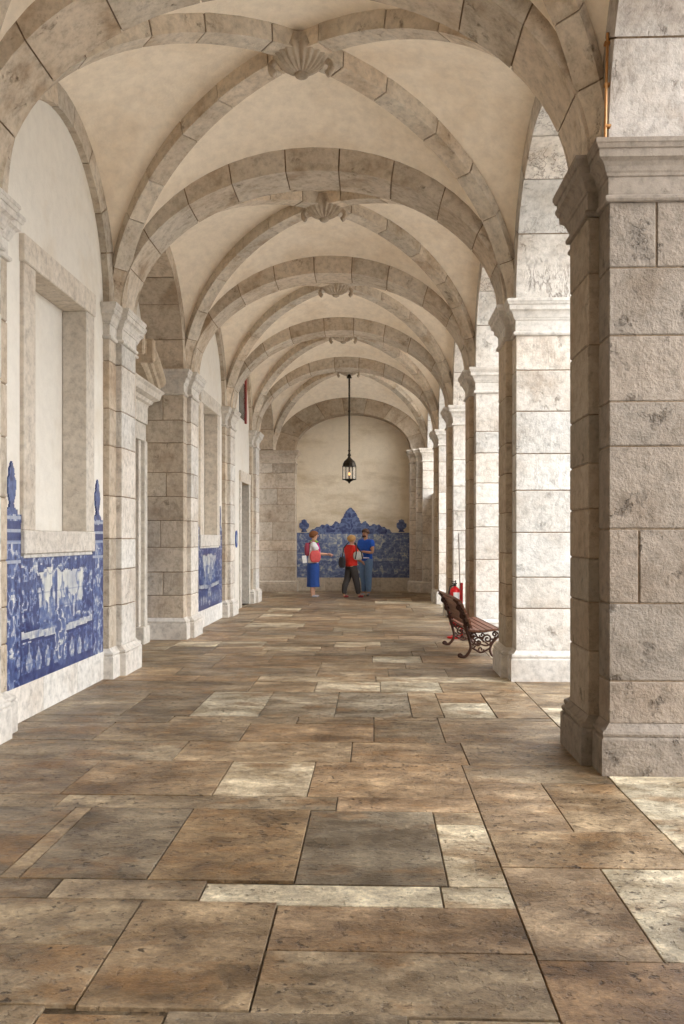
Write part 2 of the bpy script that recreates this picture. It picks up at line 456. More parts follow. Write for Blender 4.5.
# end piers
def end_pier(side):
    R = random.Random(300+side)
    if side < 0:
        out = [(RL-.1, YEND),(-2.12, YEND),(-2.12, 24.72),(RL-.1, 24.72)]; base = (.52,.45,.37)
        lab = 'broad brown coursed stone pier at the left end of the back wall'
        bx = [((RL-.1, -2.12), (YEND, 24.72))]
    else:
        out = [(.97, YEND),(1.12, YEND),(1.12, YEND-.22),(1.28, YEND-.22),(1.28, YEND-.44),(1.9, YEND-.44),(1.9, 24.72),(.97, 24.72)]; base = (.62,.57,.50)
        lab = 'stepped stone pier at the right end of the back wall'
        bx = [((.97, 1.2), (YEND, 24.72)), ((1.12, 1.35), (YEND-.22, 24.7)), ((1.28, 1.9), (YEND-.44, 24.7))]
    t = thing('end_pier', lab, 'pier', (out[0][0]+.3, 24.4, 0), group='stone piers of the end arch')
    mb = MB(); mb.extrude_outline(out, PLINTH, (*base, .3)); mb.build('plinth', M_mould, t)
    mb = MB()
    for xs, ys in bx: blocks(mb, xs, ys, courses(R, .3, 3.46), base, R, [None,.6,None,.5] if side < 0 else None)
    mb.build('shaft', M_pier, t)
    mb = MB(); mb.extrude_outline(out, [(ZS+z, o) for z, o in CAPITAL], (*base, .6)); mb.build('capital', M_mould, t)
end_pier(-1); end_pier(1)

# ------------------------------------------------------------------ arches, ribs, vault
def ring(mb, O, h, n, ai, bi, ao, bo, w0, w1, nv, base, R, gap=.006, f0=0., f1=PI, sub=4, var=.12, core=.012):
    """voussoir ring in the vertical plane through O along h; depth along n from w0 to w1"""
    O = Vector(O); h = Vector(h); n = Vector(n); Z = Vector((0,0,1))
    def pt(a, b, f, w): return O - h*(a*math.cos(f)) + Z*(b*math.sin(f)) + n*w
    def seg(fa, fb, ai, bi, ao, bo, w0, w1, col, sub):
        vs = []
        for i in range(sub+1):
            f = fa + (fb-fa)*i/sub
            vs += [pt(ai,bi,f,w0), pt(ai,bi,f,w1), pt(ao,bo,f,w1), pt(ao,bo,f,w0)]
        fs = []
        for i in range(sub):
            for k in range(4):
                j = (k+1) % 4
                fs.append((i*4+k, i*4+j, i*4+4+j, i*4+4+k))
        fs.append((3,2,1,0)); m = sub*4; fs.append((m,m+1,m+2,m+3))
        mb.add(vs, fs, col)
    if core: seg(f0, f1, ai+core, bi+core, ao-.004, bo-.004, w0+core, w1-core, MORTAR, sub*nv)
    cuts = [f0]
    for i in range(1, nv): cuts.append(f0 + (f1-f0)*(i + R.uniform(-.12, .12))/nv)
    cuts.append(f1)
    for i in range(nv):
        e = R.uniform(-.003, .003); gg = gap/((ai+bi)/2)
        seg(cuts[i]+gg, cuts[i+1]-gg, ai+e, bi+e, ao, bo, w0-e, w1+e, stonecol(base, var, R), sub)
ARCHC = (.53,.46,.375)
BT = 1.67; AT = (MR-SL)/2
arch_lab = {1:'nearest transverse arch, its stone band running off the top of the view', 2:'second transverse stone arch, springing from the second pair of piers',
            3:'third transverse stone arch overhead', 4:'fourth transverse stone arch overhead', 5:'farthest transverse stone arch, in front of the hanging lantern'}
for k in range(-1, 6):
    R = random.Random(400+k); mb = MB()
    ring(mb, ((PR+PL)/2, YC(k), ZS), (1,0,0), (0,1,0), (PR-PL)/2, 1.43, AT+.03, BT+.03, -HP, HP, 11 if k != 1 else 10, ARCHC, R)
    tag(mb.build('transverse_arch', M_arch), arch_lab.get(k, 'transverse arch above or behind the camera'), 'arch', 'transverse arches across the gallery')
mb = MB()
ring(mb, (-.575, YEND, ZS), (1,0,0), (0,1,0), 1.56, 1.0, 2.12, 1.46, 0, .52, 9, (.42,.35,.27), random.Random(5))
tag(mb.build('end_arch', M_arch), 'broad low stone arch set against the end wall above the tiled panel', 'arch')

bays = []   # (y0, y1, centre, bT0, bT1)
for k in range(-2, 6):
    if k == 5: bays.append((k, YC(5)+HP, YEND, BT, 1.42))
    elif k == -2: continue
    else: bays.append((k, YC(k)+HP, YC(k+1)-HP, BT, BT))
BW, BD = 1.52, 1.94
ceil = MB(); NS, NW = 28, 10
bosses = []
for (k, ya, yb, b0, b1) in bays:
    yc = (ya+yb)/2; ay = (yb-ya)/2
    def diag(f): return math.sin(f)
    # transverse webs
    for (ye, b, sgn) in ((ya, b0, -1), (yb, b1, 1)):
        vs = []
        for i in range(NS+1):
            f = PI*i/NS; x = CX - AT*math.cos(f)
            zA = b*math.sin(f); zD = BD*math.sin(f); yd = yc + sgn*ay*abs(math.cos(f))
            for j in range(NW+1):
                s = j/NW
                vs.append((x, ye+(yd-ye)*s, ZS + zA+(zD-zA)*s + .10*math.sin(f)*math.sin(PI*s)*(1-abs(math.cos(f)))))
        fs = [(i*(NW+1)+j, i*(NW+1)+j+1, (i+1)*(NW+1)+j+1, (i+1)*(NW+1)+j) for i in range(NS) for j in range(NW)]
        ceil.add(vs, fs)
    for (xe, sgn) in ((SL, -1), (MR, 1)):
        vs = []
        for i in range(NS+1):
            f = PI*i/NS; y = yc - ay*math.cos(f)
            zA = BW*math.sin(f); zD = BD*math.sin(f); xd = CX + sgn*AT*abs(math.cos(f))
            for j in range(NW+1):
                s = j/NW
                vs.append((xe+(xd-xe)*s, y, ZS + zA+(zD-zA)*s + .10*math.sin(f)*math.sin(PI*s)*(1-abs(math.cos(f)))))
        fs = [(i*(NW+1)+j, i*(NW+1)+j+1, (i+1)*(NW+1)+j+1, (i+1)*(NW+1)+j) for i in range(NS) for j in range(NW)]
        ceil.add(vs, fs)
    bosses.append((k, yc))
    # diagonal ribs
    L = math.hypot(AT, ay); bl = {-1:'behind the camera', 0:'above the camera', 1:'in the nearest full vault bay', 2:'in the second vault bay', 3:'in the third vault bay', 4:'in the fourth vault bay', 5:'in the last vault bay'}[k]
    for sg, nm in ((1, 'near left to far right'), (-1, 'near right to far left')):
        hx, hy = AT/L*sg, ay/L
        mb = MB(); R = random.Random(k*7+sg)
        ring(mb, (CX, yc, ZS), (hx,hy,0), (-hy,hx,0), L-.035, BD-.15, L+.02, BD+.02, -.10, .10, 13, (.60,.525,.43), R, f0=.0, f1=PI, sub=4)
        tag(mb.build('diagonal_rib', M_arch), 'stone diagonal vault rib from %s, %s' % (nm, bl), 'rib', 'diagonal ribs of the vaults')
    # wall arches
    RC = {2, 5}
    rw = (yb-ya)/2 + HP - HM
    mb = MB(); R = random.Random(k*11+500)
    ring(mb, (0, yc, ZS), (0,1,0), (-1,0,0), rw, rw+.045, ay+.04, BW+.04, -SL, (-RL if k in RC else -WL)+.06, 9, ARCHC, R)
    tag(mb.build('wall_arch', M_arch), 'stone arch on the left wall ' + bl, 'arch', 'arches along the left wall')
    mb = MB(); R = random.Random(k*11+600)
    ring(mb, (0, yc, ZS), (0,1,0), (1,0,0), rw, rw, ay+.04, BW+.04, MR, XO, 7, PALE if k > 0 else (.50,.46,.42), R)
    tag(mb.build('arcade_arch', M_soffit), 'pale stone arch of the arcade opening on the right ' + bl, 'arch', 'arches of the right arcade')
o = struct(ceil.build('ceiling', M_vault, smooth=True, recalc=False))

# boss shells
def boss(k, y):
    zc = ZS + BD - .15
    labs = {1:'nearest carved shell boss at the crossing of the vault ribs', 2:'second carved shell boss overhead', 3:'third carved shell boss overhead', 4:'fourth carved shell boss overhead', 5:'farthest carved boss, from which the lantern hangs'}
    t = thing('shell_boss', labs.get(k, 'carved boss above or behind the camera'), 'boss', (CX, y, zc), group='carved bosses of the vault')
    mb = MB(); n = 108; m = 12; vs = []
    for i in range(m+1):
        s = i/m
        for j in range(n):
            q = 2*PI*j/n
            notch = 1 - .30*math.exp(-(((q + PI/2 + PI) % (2*PI) - PI)/.16)**2)*s
            rx = .24*(1 + .05*abs(math.sin(q*10)))*notch; ry = .20*(1 + .05*abs(math.sin(q*10)))*notch
            px = rx*math.cos(q); py = ry*math.sin(q)
            x_ = .04*math.cos(q)*(1-s) + px*s; y_ = (.09 + .03*math.sin(q))*(1-s) + py*s
            z = -.10 + .115*(s**2.2) + .013*math.cos(q*20)*s*(1.15-s)*3
            vs.append((CX + x_, y + y_, zc + z))
    fs = [(i*n+j, i*n+(j+1) % n, (i+1)*n+(j+1) % n, (i+1)*n+j) for i in range(m) for j in range(n)]
    b0 = len(vs)
    for j in range(n):
        q = 2*PI*j/n; vs.append((CX+.19*math.cos(q), y+.17*math.sin(q), zc+.13))
    fs += [(m*n+j, m*n+(j+1) % n, b0+(j+1) % n, b0+j) for j in range(n)]
    fs.append(tuple(range(n)))
    mb.add(vs, fs, (.50,.425,.335,.3)); sh_ = mb.build('shell', M_mould, t, smooth=True)
    mb = MB(); mb.lathe([(.0,-.03),(.03,-.035),(.055,-.02),(.062,.0),(.05,.02)], (CX, y+.09, zc-.105), 18, (.44,.37,.29,.5)); mb.build('rosette', M_mould, sh_, smooth=True)
    for sx in (-1, 1):
        mb = MB(); pts = []; rr = []
        for i in range(30):
            u = i/29; a = -1.2 + u*4.6; r = .085*(1-u*.75)
            pts.append((CX+sx*(.195 + r*math.cos(a)), y+.02+.06*u, zc-.06+r*math.sin(a))); rr.append(.034*(1-.45*u))
        mb.tube(pts, rr, 8, (.50,.42,.33,.2)); mb.build('volute', M_mould, sh_, smooth=True)
for k, y in bosses:
    if k >= 1: boss(k, y)

# ------------------------------------------------------------------ walls
def panel(mb, X, y0, y1, z0, z1, hole=None, niche=.2):
    ys = [y0, y1]; zs = [z0, z1]
    if hole: ys = [y0, hole[0], hole[1], y1]; zs = [z0, hole[2], hole[3], z1]
    for i in range(len(ys)-1):
        for j in range(len(zs)-1):
            x = X
            if hole and i == 1 and j == 1: x = X - niche
            mb.box((X-.35, ys[i], zs[j]), (x, ys[i+1], zs[j+1]), (.7,.7,.7,0))
WIN = [1, 3]
wl = MB()
for (k, ya, yb, _, _) in bays:
    y0, y1 = ya - HP + HM - .02, yb + HP - HM + .02; yc = (ya+yb)/2
    if k in (2, 5): panel(wl, RL, y0, y1, 0, 5.7, (yc-.63, yc+.63, 0, 2.78) if k == 2 else None)
    elif k == 4: panel(wl, WL, y0, y1, 0, 5.7, (yc-.03, yc+1.15, 0, 2.63), .32)
    else: panel(wl, WL, y0, y1, 0, 5.7, (yc-.67, yc+.67, 1.46, 3.61))
struct(wl.build('wall_left', M_wall))
mb = MB(); yq = (YC(5)+HP+YEND)/2
mb.box((MR+.10, YC(5)+HM-.02, 0), (MR+.3, YEND+.6, 2.6)); struct(mb.build('wall_last_bay_added', M_wall))  # added wall guessed from the dark floor; height set by light let in
mb = MB(); mb.box((RL-.3, 24.72, 0), (2.5, 25.0, 5.9)); struct(mb.build('wall_end', M_endwall))
mb = MB(); mb.box((RL-.3, -1.9, 0), (2.5, -1.65, 5.9)); struct(mb.build('wall_back', M_wall))
# arcade wall above the arches (outer leaf) and roof
mb = MB()
for (k, ya, yb, _, _) in bays:
    yc = (ya+yb)/2; ay = (yb-ya)/2+.03; n = 24
    yl, yr = ya-HP, yb+HP
    for X in (MR+.06, XO-.02):
        vs = []; fs = []
        for i in range(n+1):
            f = PI*i/n; vs.append((X, yc-ay*math.cos(f), ZS+(BW+.03)*math.sin(f)))
            vs.append((X, yl+(yr-yl)*i/n, 6.3))
        fs = [(2*i, 2*i+2, 2*i+3, 2*i+1) for i in range(n)]
        mb.add(vs, fs)
        mb.add([(X, yl, ZS),(X, ya-.03, ZS),(X, yl, 6.3),(X, yb+.03, ZS),(X, yr, ZS),(X, yr, 6.3)], [(0,1,2),(3,4,5)])
struct(mb.build('wall_right', M_wall, recalc=False))
mb = MB(); mb.box((RL-.3, -1.9, 6.0), (2.7, 25.0, 6.3)); struct(mb.build('roof_slab', M_wall))
mb = MB(); mb.box((24, -25, -.03), (24.5, 45, 6.0)); struct(mb.build('wall_courtyard', M_wall))

# base boards under the tiles
BB = (.70,.67,.62); yd = YC(2)+P/2; yc4_ = YC(4)+P/2
mb = MB(); R = random.Random(9)
for (k, ya, yb, _, _) in bays:
    if k in (2, 5, 4): continue
    y0, y1 = ya - HP + HM, yb + HP - HM
    n = 3
    for i in range(n): mb.box((WL-.02, y0+(y1-y0)*i/n+.002, 0), (WL+.02, y0+(y1-y0)*(i+1)/n-.002, .28), stonecol(BB, .05, R), .003)
o = mb.box((RL-.02, yd+.90, 0), (RL+.02, YC(3)-HM, .28), stonecol(BB, .05, R), .003); mb.box((WL-.02, yc4_+1.33, 0), (WL+.02, YC(5)-HM, .28), stonecol(BB, .05, R), .003)
struct(mb.build('baseboard_left', M_mould))
mb = MB()
for i in range(4): mb.box((-2.12+3.09*i/4+.002, 24.69, 0), (-2.12+3.09*(i+1)/4-.002, 24.74, .36), stonecol((.56,.49,.40), .06, R), .003)
struct(mb.build('baseboard_end', M_mould))

# blind windows
def window(n, yc):
    t = struct_empty('window_%d' % n, (WL, yc, 1.28)); R = random.Random(n)
    WC = (.60,.55,.48)
    mb = MB(); oy, iy = .88, .64; f = WL + .035; b = WL - .197
    for s in (-1, 1):
        a0, a1 = sorted((yc+s*iy, yc+s*oy))
        mb.box((b, a0, 1.49), (f, a1, 3.58), stonecol(WC, .05, R), .006)
    mb.box((b, yc-oy-.015, 3.58), (f+.012, yc+oy+.015, 3.80), stonecol(WC, .05, R), .008)
    mb.build('window_frame', M_mould, t)
    mb = MB(); mb.box((b, yc-oy, 1.30), (f+.01, yc+oy, 1.49), stonecol(PALE, .03, R), .008)
    mb.box((b, yc-oy+.03, 1.27), (f-.01, yc+oy-.03, 1.30), stonecol(PALE, .03, R), .003)
    mb.build('window_sill', M_mould, t)
window(1, YC(1)+P/2); window(2, YC(3)+P/2); window(3, YC(0)+P/2)

# high window with red frame in the fourth bay
yc4 = YC(4)+P/2
t = struct_empty('window_4', (WL, yc4, 3.9))
mb = MB()
mb.box((WL-.02, yc4+.56, 3.88), (WL+.04, yc4+.68, 4.8), ch=.005)
mb.box((WL-.02, yc4-.26, 4.80), (WL+.04, yc4+.68, 4.86), ch=.005)
mb.build('window_frame', M_redframe, t)
mb = MB(); mb.box((WL-.01, yc4-.2, 3.92), (WL+.012, yc4+.7, 4.7)); mb.build('pane', M_glassdark, t)

# plain doorway, fourth bay
t = struct_empty('door_2', (WL, yc4+.56, 0))
mb = MB(); y0, y1 = yc4+.0, yc4+1.12; R = random.Random(4); DC = (.60,.55,.48)
mb.box((WL-.3, y0-.2, 0), (WL+.03, y0, 2.6), stonecol(DC, .04, R), .006); mb.box((WL-.3, y1, 0), (WL+.03, y1+.2, 2.6), stonecol(DC, .04, R), .006)
mb.box((WL-.3, y0-.21, 2.6), (WL+.04, y1+.21, 2.83), stonecol(DC, .04, R), .006); mb.build('door_frame', M_mould, t)
mb = MB(); mb.box((WL-.31, y0, 0), (WL-.26, y1, 2.6), ch=.004)
for i in range(2):
    for j in range(3): mb.box((WL-.262, y0+.08+i*.53, .15+j*.82), (WL-.245, y0+.50+i*.53, .83+j*.82), ch=.008)
mb.build('door_leaf', M_door, t)

# pedimented doorway, second bay
yd = YC(2)+P/2
t = struct_empty('door_1', (RL, yd, 0)); R = random.Random(14)
mb = MB()
for s in (-1, 1):
    for (d0, d1, xx) in ((.6, .72, .10), (.72, .86, .15)):
        a0, a1 = sorted((yd+s*d0, yd+s*d1)); mb.box((RL-.2, a0, .24), (RL+xx, a1, 2.75), stonecol(DC, .04, R), .005)
    a0, a1 = sorted((yd+s*.58, yd+s*.89)); mb.box((RL-.2, a0, 0), (RL+.18, a1, .24), stonecol(DC, .04, R), .012)
mb.box((RL-.2, yd-.86, 2.75), (RL+.13, yd+.86, 2.98), stonecol(DC, .04, R), .006)
mb.box((RL-.2, yd-.84, 2.98), (RL+.16, yd+.84, 3.22), stonecol(DC, .04, R), .006)
mb.build('door_frame', M_mould, t)
mb = MB()
out = [(RL-.05, yd-.84),(RL+.14, yd-.84),(RL+.14, yd+.84),(RL-.05, yd+.84)]
mb.extrude_outline(out, [(3.20,0),(3.21,.02),(3.24,.025),(3.26,.06),(3.30,.08),(3.31,.11),(3.33,.15),(3.36,.16),(3.40,.17),(3.43,.20),(3.45,.205)], (*DC, .2))
mb.build('cornice', M_mould, t)
for s in (-1, 1):
    mb = MB(); vs = []; n = 16
    prof = [(0,.0),(.18,.0),(.21,.04),(.23,.09),(.27,.11),(.29,.17),(.33,.20),(.36,.25),(.36,.31),(0,.31)]
    for i in range(n+1):
        u = i/n; y = yd + s*(1.06 - .80*u); z = 3.44 + .36*math.sin(u*PI/2*.95)
        for (px, pz) in prof: vs.append((RL+px, y, z+pz*.75-.05))
    m = len(prof)
    fs = [(i*m+j, i*m+(j+1) % m, (i+1)*m+(j+1) % m, (i+1)*m+j) for i in range(n) for j in range(m)]
    fs += [tuple(range(m)), tuple(n*m+j for j in range(m))]
    mb.add(vs, fs, (.52,.43,.32,.4))
    ys = yd + s*.26
    for zz, rr in ((3.90, .12),):
        pts = []
        for i in range(30):
            a = i/29*3.2*PI; r = rr*(1-i/36)
            pts.append((RL+.28, ys - s*.02 - s*r*math.cos(a)*.6, zz - .02 + r*math.sin(a)))
        mb.tube(pts, .03, 6, (.5,.4,.29,.1))
    mb.box((RL, ys-.05, 3.72), (RL+.40, ys+.05, 4.02), (.52,.42,.31,.1), .02)
    mb.build('pediment_scroll', M_mould, t)
mb = MB(); mb.box((RL-.24, yd-.6, 0), (RL-.17, yd+.6, 2.75))
for i in range(2):
    for j in range(3): mb.box((RL-.172, yd-.54+i*.58, .15+j*.86), (RL-.155, yd-.04+i*.58, .9+j*.86), ch=.01)
mb.build('door_leaf', M_door, t)

# ------------------------------------------------------------------ azulejo panels
def vnoise(x, y, seed):
    xi = np.floor(x).astype(np.int64); yi = np.floor(y).astype(np.int64); xf = x-xi; yf = y-yi
    def hsh(a, b):
        n = (a*374761393 + b*668265263 + seed*1442695041) & 0xffffffff
        n = ((n ^ (n >> 13))*1274126177) & 0xffffffff
        return ((n ^ (n >> 16)) & 0xffff)/65535.0
    u = xf*xf*(3-2*xf); v = yf*yf*(3-2*yf)
    return (hsh(xi,yi)*(1-u)+hsh(xi+1,yi)*u)*(1-v) + (hsh(xi,yi+1)*(1-u)+hsh(xi+1,yi+1)*u)*v
def fbm(x, y, seed, o=4):
    s = 0; a = .5; t = 0
    for i in range(o): s = s + a*vnoise(x*2**i, y*2**i, seed+i*17); t += a; a *= .55
    return s/t
def sm(a, b, x):
    q = np.clip((x-a)/(b-a), 0, 1); return q*q*(3-2*q)
def paint(s, z, W, Hc, pil, seed, contrast=1.0):
    """tonal value 0 (deep blue) .. 1 (white) of the painted tiles"""
    def ridge(f, sd, w=.10):
        n = fbm(s*f + .4*fbm(s*f*.5, z*f*.5, sd+2), z*f, sd, 3); return np.exp(-((n-.5)/w)**2)
    def det(f, sd): return fbm(s*f, z*f, sd, 3)-.5
    border = .08 + .62*ridge(9, seed, .06) + .5*det(24, seed+1) + .25*ridge(17, seed+4, .05)
    u = (s - W/2)/(W/2 - pil - .12); zz = z/Hc
    sky = .90 + .5*det(5, seed+20) - .35*ridge(5, seed+21, .04)
    hz = .60 + .22*(fbm(s*3.2, s*0, seed+30)-.5)
    tower = hz + .16*(vnoise(s*9, s*0, seed+32) > .55) + .08*(vnoise(s*17, s*0, seed+33) > .6)
    bld = .52 + .8*det(18, seed+31) + .2*np.sign(np.sin(s*61+2*det(5, seed))) * (vnoise(s*8, z*10, seed+35) > .5)
    gnd = .50 + 1.1*(fbm(s*6, z*19, seed+40)-.5) + .5*det(26, seed+41) + .30*np.exp(-((z-.52*Hc-.06*np.sin(s*4+seed))/.05)**2)
    pic = np.where(zz > tower, sky, np.where(zz > hz-.10, bld, gnd))
    tn = .10 + .9*np.maximum(0, det(20, seed+50)) + .5*ridge(14, seed+52, .05)
    tl = (np.abs(u) > .66 + .5*(fbm(s*5, z*5, seed+60)-.5) + .25*(zz-.5)) & (zz < .92)
    pic = np.where(tl, tn, pic)
    edge = .93 + .10*(fbm(s*9, z*9, seed+62)-.5)
    inp = (np.abs(u) < edge) & (zz < .88 + .08*(fbm(s*8, z*0, seed+63)-.5)) & (zz > .36)
    tonal = np.where(inp, pic, border)
    # balustrade
    ph = s*15.5; c_ = np.abs((ph % PI)/PI - .5)
    prof = .17 + .16*np.sin((zz-.08)*24)
    bal = np.where(c_ < prof, .62 + .8*det(25, seed+70), .10 + .35*ridge(16, seed+71, .06))
    inb = (zz < .31) & (zz > .08) & (s > pil) & (s < W-pil)
    tonal = np.where(inb, bal, tonal)
    rail = np.abs(zz - .345 - .03*np.abs(u)) 
    tonal = np.where((rail < .030) & (s > pil) & (s < W-pil), .78 + .6*det(20, seed+73), tonal)
    tonal = np.where((np.abs(zz-.305-.03*np.abs(u)) < .012), .06, tonal)
    tonal = np.where(zz < .08, .14 + .5*det(18, seed+74), tonal)
    # cartouche figure
    e = ((s-W/2)/.15)**2 + ((zz-.30)/.26)**2
    tonal = np.where(e < 1, .30 + .7*ridge(13, seed+75, .08) + .5*det(25, seed+76), tonal)
    # pillars
    ps = np.minimum(s, W-s)
    pl = .10 + .55*ridge(11, seed+80, .07) + .7*det(22, seed+81) + .25*np.exp(-((ps-pil*.5)/.05)**2)
    tonal = np.where(ps < pil, pl, tonal)
    tonal = np.where((np.abs(ps-pil) < .012), .05, tonal)
    for zc in (Hc-.03, Hc+.12, Hc+.20, Hc+.30): tonal = np.where((ps < pil) & (np.abs(z-zc) < .012), .70, tonal)
    for zc in (Hc+.16, Hc+.25): tonal = np.where((ps < pil) & (np.abs(z-zc) < .03), .06+.2*det(20, 3), tonal)
    tonal = np.where(z > Hc+.33, .12 + .6*det(20, seed+90) + .25*ridge(9, seed+91, .06), tonal)
    return np.clip(.5 + (tonal-.5)*contrast, 0, 1)
def tile_panel(label, org, dirv, nrm, W, Htot, cell, mask, tonefn, dark, mid, light, catgroup=None, tilt=.14):
    nx, nz = int(round(W/cell)), int(round(Htot/cell))
    cs, cz = W/nx, Htot/nz
    S, Zg = np.meshgrid((np.arange(nx)+.5)*cs, (np.arange(nz)+.5)*cz, indexing='ij')
    mk = mask(S, Zg); T = tonefn(S, Zg)
    gl = (np.abs((S/tilt) % 1 - .5) > .46) | (np.abs((Zg/tilt) % 1 - .5) > .46)
    T = np.where(gl, T*.85, T)
    d, m_, l = (np.array(c) for c in (dark, mid, light))
    C = np.where(T[..., None] < .5, d+(m_-d)*(T[..., None]*2), m_+(l-m_)*(T[..., None]*2-1))
    mb = MB(); org = np.array(org); dv = np.array(dirv); nv = np.array(nrm); th = .014
    vid = {}
    def V(i, j, back):
        key = (i, j, back)
        if key not in vid:
            vid[key] = len(mb.v); p = org + dv*(i*cs) + np.array((0,0,j*cz)) + nv*(0 if back else th); mb.v.append(tuple(p))
        return vid[key]
    flip = np.cross(dv, (0,0,1)).dot(nv) < 0
    for i in range(nx):
        for j in range(nz):
            if not mk[i, j]: continue
            q = [V(i,j,0), V(i+1,j,0), V(i+1,j+1,0), V(i,j+1,0)]
            if flip: q.reverse()
            c = (*C[i, j], 0); mb.f.append(q); mb.c.append(c)
            for di, dj, e in ((-1,0,((i,j),(i,j+1))),(1,0,((i+1,j+1),(i+1,j))),(0,-1,((i+1,j),(i,j))),(0,1,((i,j+1),(i+1,j+1)))):
                a, b = i+di, j+dj
                if a < 0 or b < 0 or a >= nx or b >= nz or not mk[a, b]:
                    q = [V(*e[0],0), V(*e[1],0), V(*e[1],1), V(*e[0],1)]
                    if flip: q.reverse()
                    mb.f.append(q); mb.c.append(c)
    o = mb.build('azulejo_panel', M_tile, recalc=False)
    return tag(o, label, 'tile panel', catgroup)
def vase(s, z, c, z0, sc_=1.0):
    """finial silhouette"""
    h = (z-z0)/sc_; d = np.abs(s-c)/sc_
    r = np.interp(h, [0,.03,.05,.08,.11,.14,.20,.26,.29,.31,.34,.38,.40], [.085,.08,.04,.028,.035,.05,.062,.06,.035,.04,.034,.012,.0])*1.25
    return (d < r) & (h >= 0) & (h <= .40)
BLD, BLM, BLL = (.010,.022,.12), (.10,.155,.33), (.62,.62,.55)
def side_panel(k, X, y0, y1, label, solid_mid=True, cut=None, seed=1):
    W = y1-y0; Hc = 1.0; pil = .34 if k in (1, 3) else .2
    def mask(s, z):
        m = (z < Hc) | (((s < pil) | (s > W-pil)) & (z < 1.33))
        m |= ((s < pil+.02) | (s > W-pil-.02)) & (z < 1.33) & (z > 1.27)
        m |= vase(s, z, pil*.5, 1.33) | vase(s, z, W-pil*.5, 1.33)
        if cut: m &= ~((s > cut[0]-y0) & (s < cut[1]-y0))
        return m
    tile_panel(label, (X, y0, .28), (0,1,0), (1,0,0), W, 1.73, .0125, mask, lambda s, z: paint(s, z, W, Hc, pil, seed), BLD, BLM, BLL, 'blue and white tile panels')
side_panel(1, WL, 6.56, 9.02, 'nearest blue and white tile panel with landscape scene under the large blind window', seed=3)
side_panel(3, WL, YC(3)+.56, YC(4)-.56, 'smaller-looking blue tile panel under the second blind window, past the pedimented door', seed=8)
side_panel(2, RL, yd+.91, YC(3)-.53, 'blue tile strip in the recess just past the pedimented doorway', seed=5)
side_panel(4, WL, yc4+1.35, YC(5)-.53, 'narrow blue tile strip just past the plain dark doorway', seed=12)
# small blue tiled sign
mb = MB(); vs = [(WL+.02, yc4-.62+.11*math.cos(2*PI*i/20), 1.42+.17*math.sin(2*PI*i/20)) for i in range(20)] + [(WL, yc4-.62+.11*math.cos(2*PI*i/20), 1.42+.17*math.sin(2*PI*i/20)) for i in range(20)]
mb.add(vs, [tuple(range(20)), tuple(range(39,19,-1))]+[(i, (i+1) % 20, 20+(i+1) % 20, 20+i) for i in range(20)], (.04,.10,.36,0))
mb.add([(p[0]+.003, yc4-.62+(p[1]-yc4+.62)*.55, 1.42+(p[2]-1.42)*.55) for p in vs[:20]], [tuple(range(20))], (.5,.56,.62,0))
tag(mb.build('oval_plaque', M_tile), 'small oval blue and white plaque on wall just before the plain doorway', 'plaque')

# end wall panel
XW0, XW1 = -2.12, .97
def end_mask(s, z):
    W = XW1-XW0; c = W/2 - .07; a = np.abs(s-c)
    top = np.interp(a, [0,.05,.12,.17,.20,.235,.27,.30,.36,.42,.46,.52,.56,.62,.80,1.0,1.08,1.14,2], [1.93,1.90,1.82,1.74,1.66,1.62,1.52,1.47,1.50,1.55,1.47,1.40,1.42,1.45,1.42,1.33,1.28,1.24,1.24])
    top = top + .03*np.abs(np.sin(a*22))*(a > .25)*(a < 1.1)
    m = z < top
    for cc in (.20, W-.22):
        h = z - 1.24; d = np.abs(s-cc)
        r = np.interp(h, [0,.04,.07,.12,.16,.24,.28,.33,.36], [.10,.07,.05,.11,.14,.14,.07,.08,.0])
        m |= (d < r) & (h > 0) & (h < .36)
    return m
def end_tone(s, z):
    W = XW1-XW0
    t = paint(s, z, W, 1.35, .30, 33, .9)
    t2 = .12 + .55*np.exp(-((fbm(s*7, z*7, 77, 3)-.5)/.06)**2) + .6*(fbm(s*18, z*18, 78)-.45)
    return np.clip(np.where(z > 1.2, np.minimum(t2, .5), .45*t + .55*t2 + .12), 0, 1)
tile_panel('wide blue tile panel with scalloped crest on the end wall behind the visitors', (XW0, 24.72, .36), (1,0,0), (0,-1,0), XW1-XW0, 2.0, .016, end_mask, end_tone, (.03,.042,.14), (.15,.20,.35), (.62,.62,.50))

# ------------------------------------------------------------------ lantern
lx, ly = CX+.02, bosses[-1][1]
t = thing('hanging_lantern', 'dark metal lantern hanging on a long rod from the last vault boss', 'lantern', (lx, ly, 2.8))
mb = MB(); mb.tube([(lx,ly,5.55),(lx,ly,3.55)], .022, 8); mb.lathe([(.0,0),(.07,.0),(.05,.05),(.025,.09)], (lx,ly,5.42), 12)
for z in (3.62, 3.52, 4.6): mb.ball((lx,ly,z), .035, 10, 6)
mb.build('rod', M_lantern, t, smooth=True)
mb = MB(); mb.lathe([(.17,3.22),(.165,3.25),(.155,3.30),(.125,3.36),(.075,3.405),(.04,3.44),(.03,3.48),(.05,3.50),(.02,3.56)], (lx,ly,0), 12); mb.build('dome', M_lantern, t)
mb = MB()
for i in range(6):
    q = 2*PI*i/6; x, y = lx+.165*math.cos(q), ly+.165*math.sin(q)
    mb.tube([(x,y,2.90),(x,y,3.23)], .010, 6)
for z in (2.90, 3.23):
    mb.tube([(lx+.165*math.cos(2*PI*i/6), ly+.165*math.sin(2*PI*i/6), z) for i in range(7)], .013, 6)
cg_ = mb.build('cage', M_lantern, t)
mb = MB(); mb.lathe([(.01,2.80),(.025,2.82),(.03,2.84),(.07,2.86),(.12,2.885),(.13,2.91),(.02,2.92)], (lx,ly,0), 12); mb.build('base', M_lantern, t)
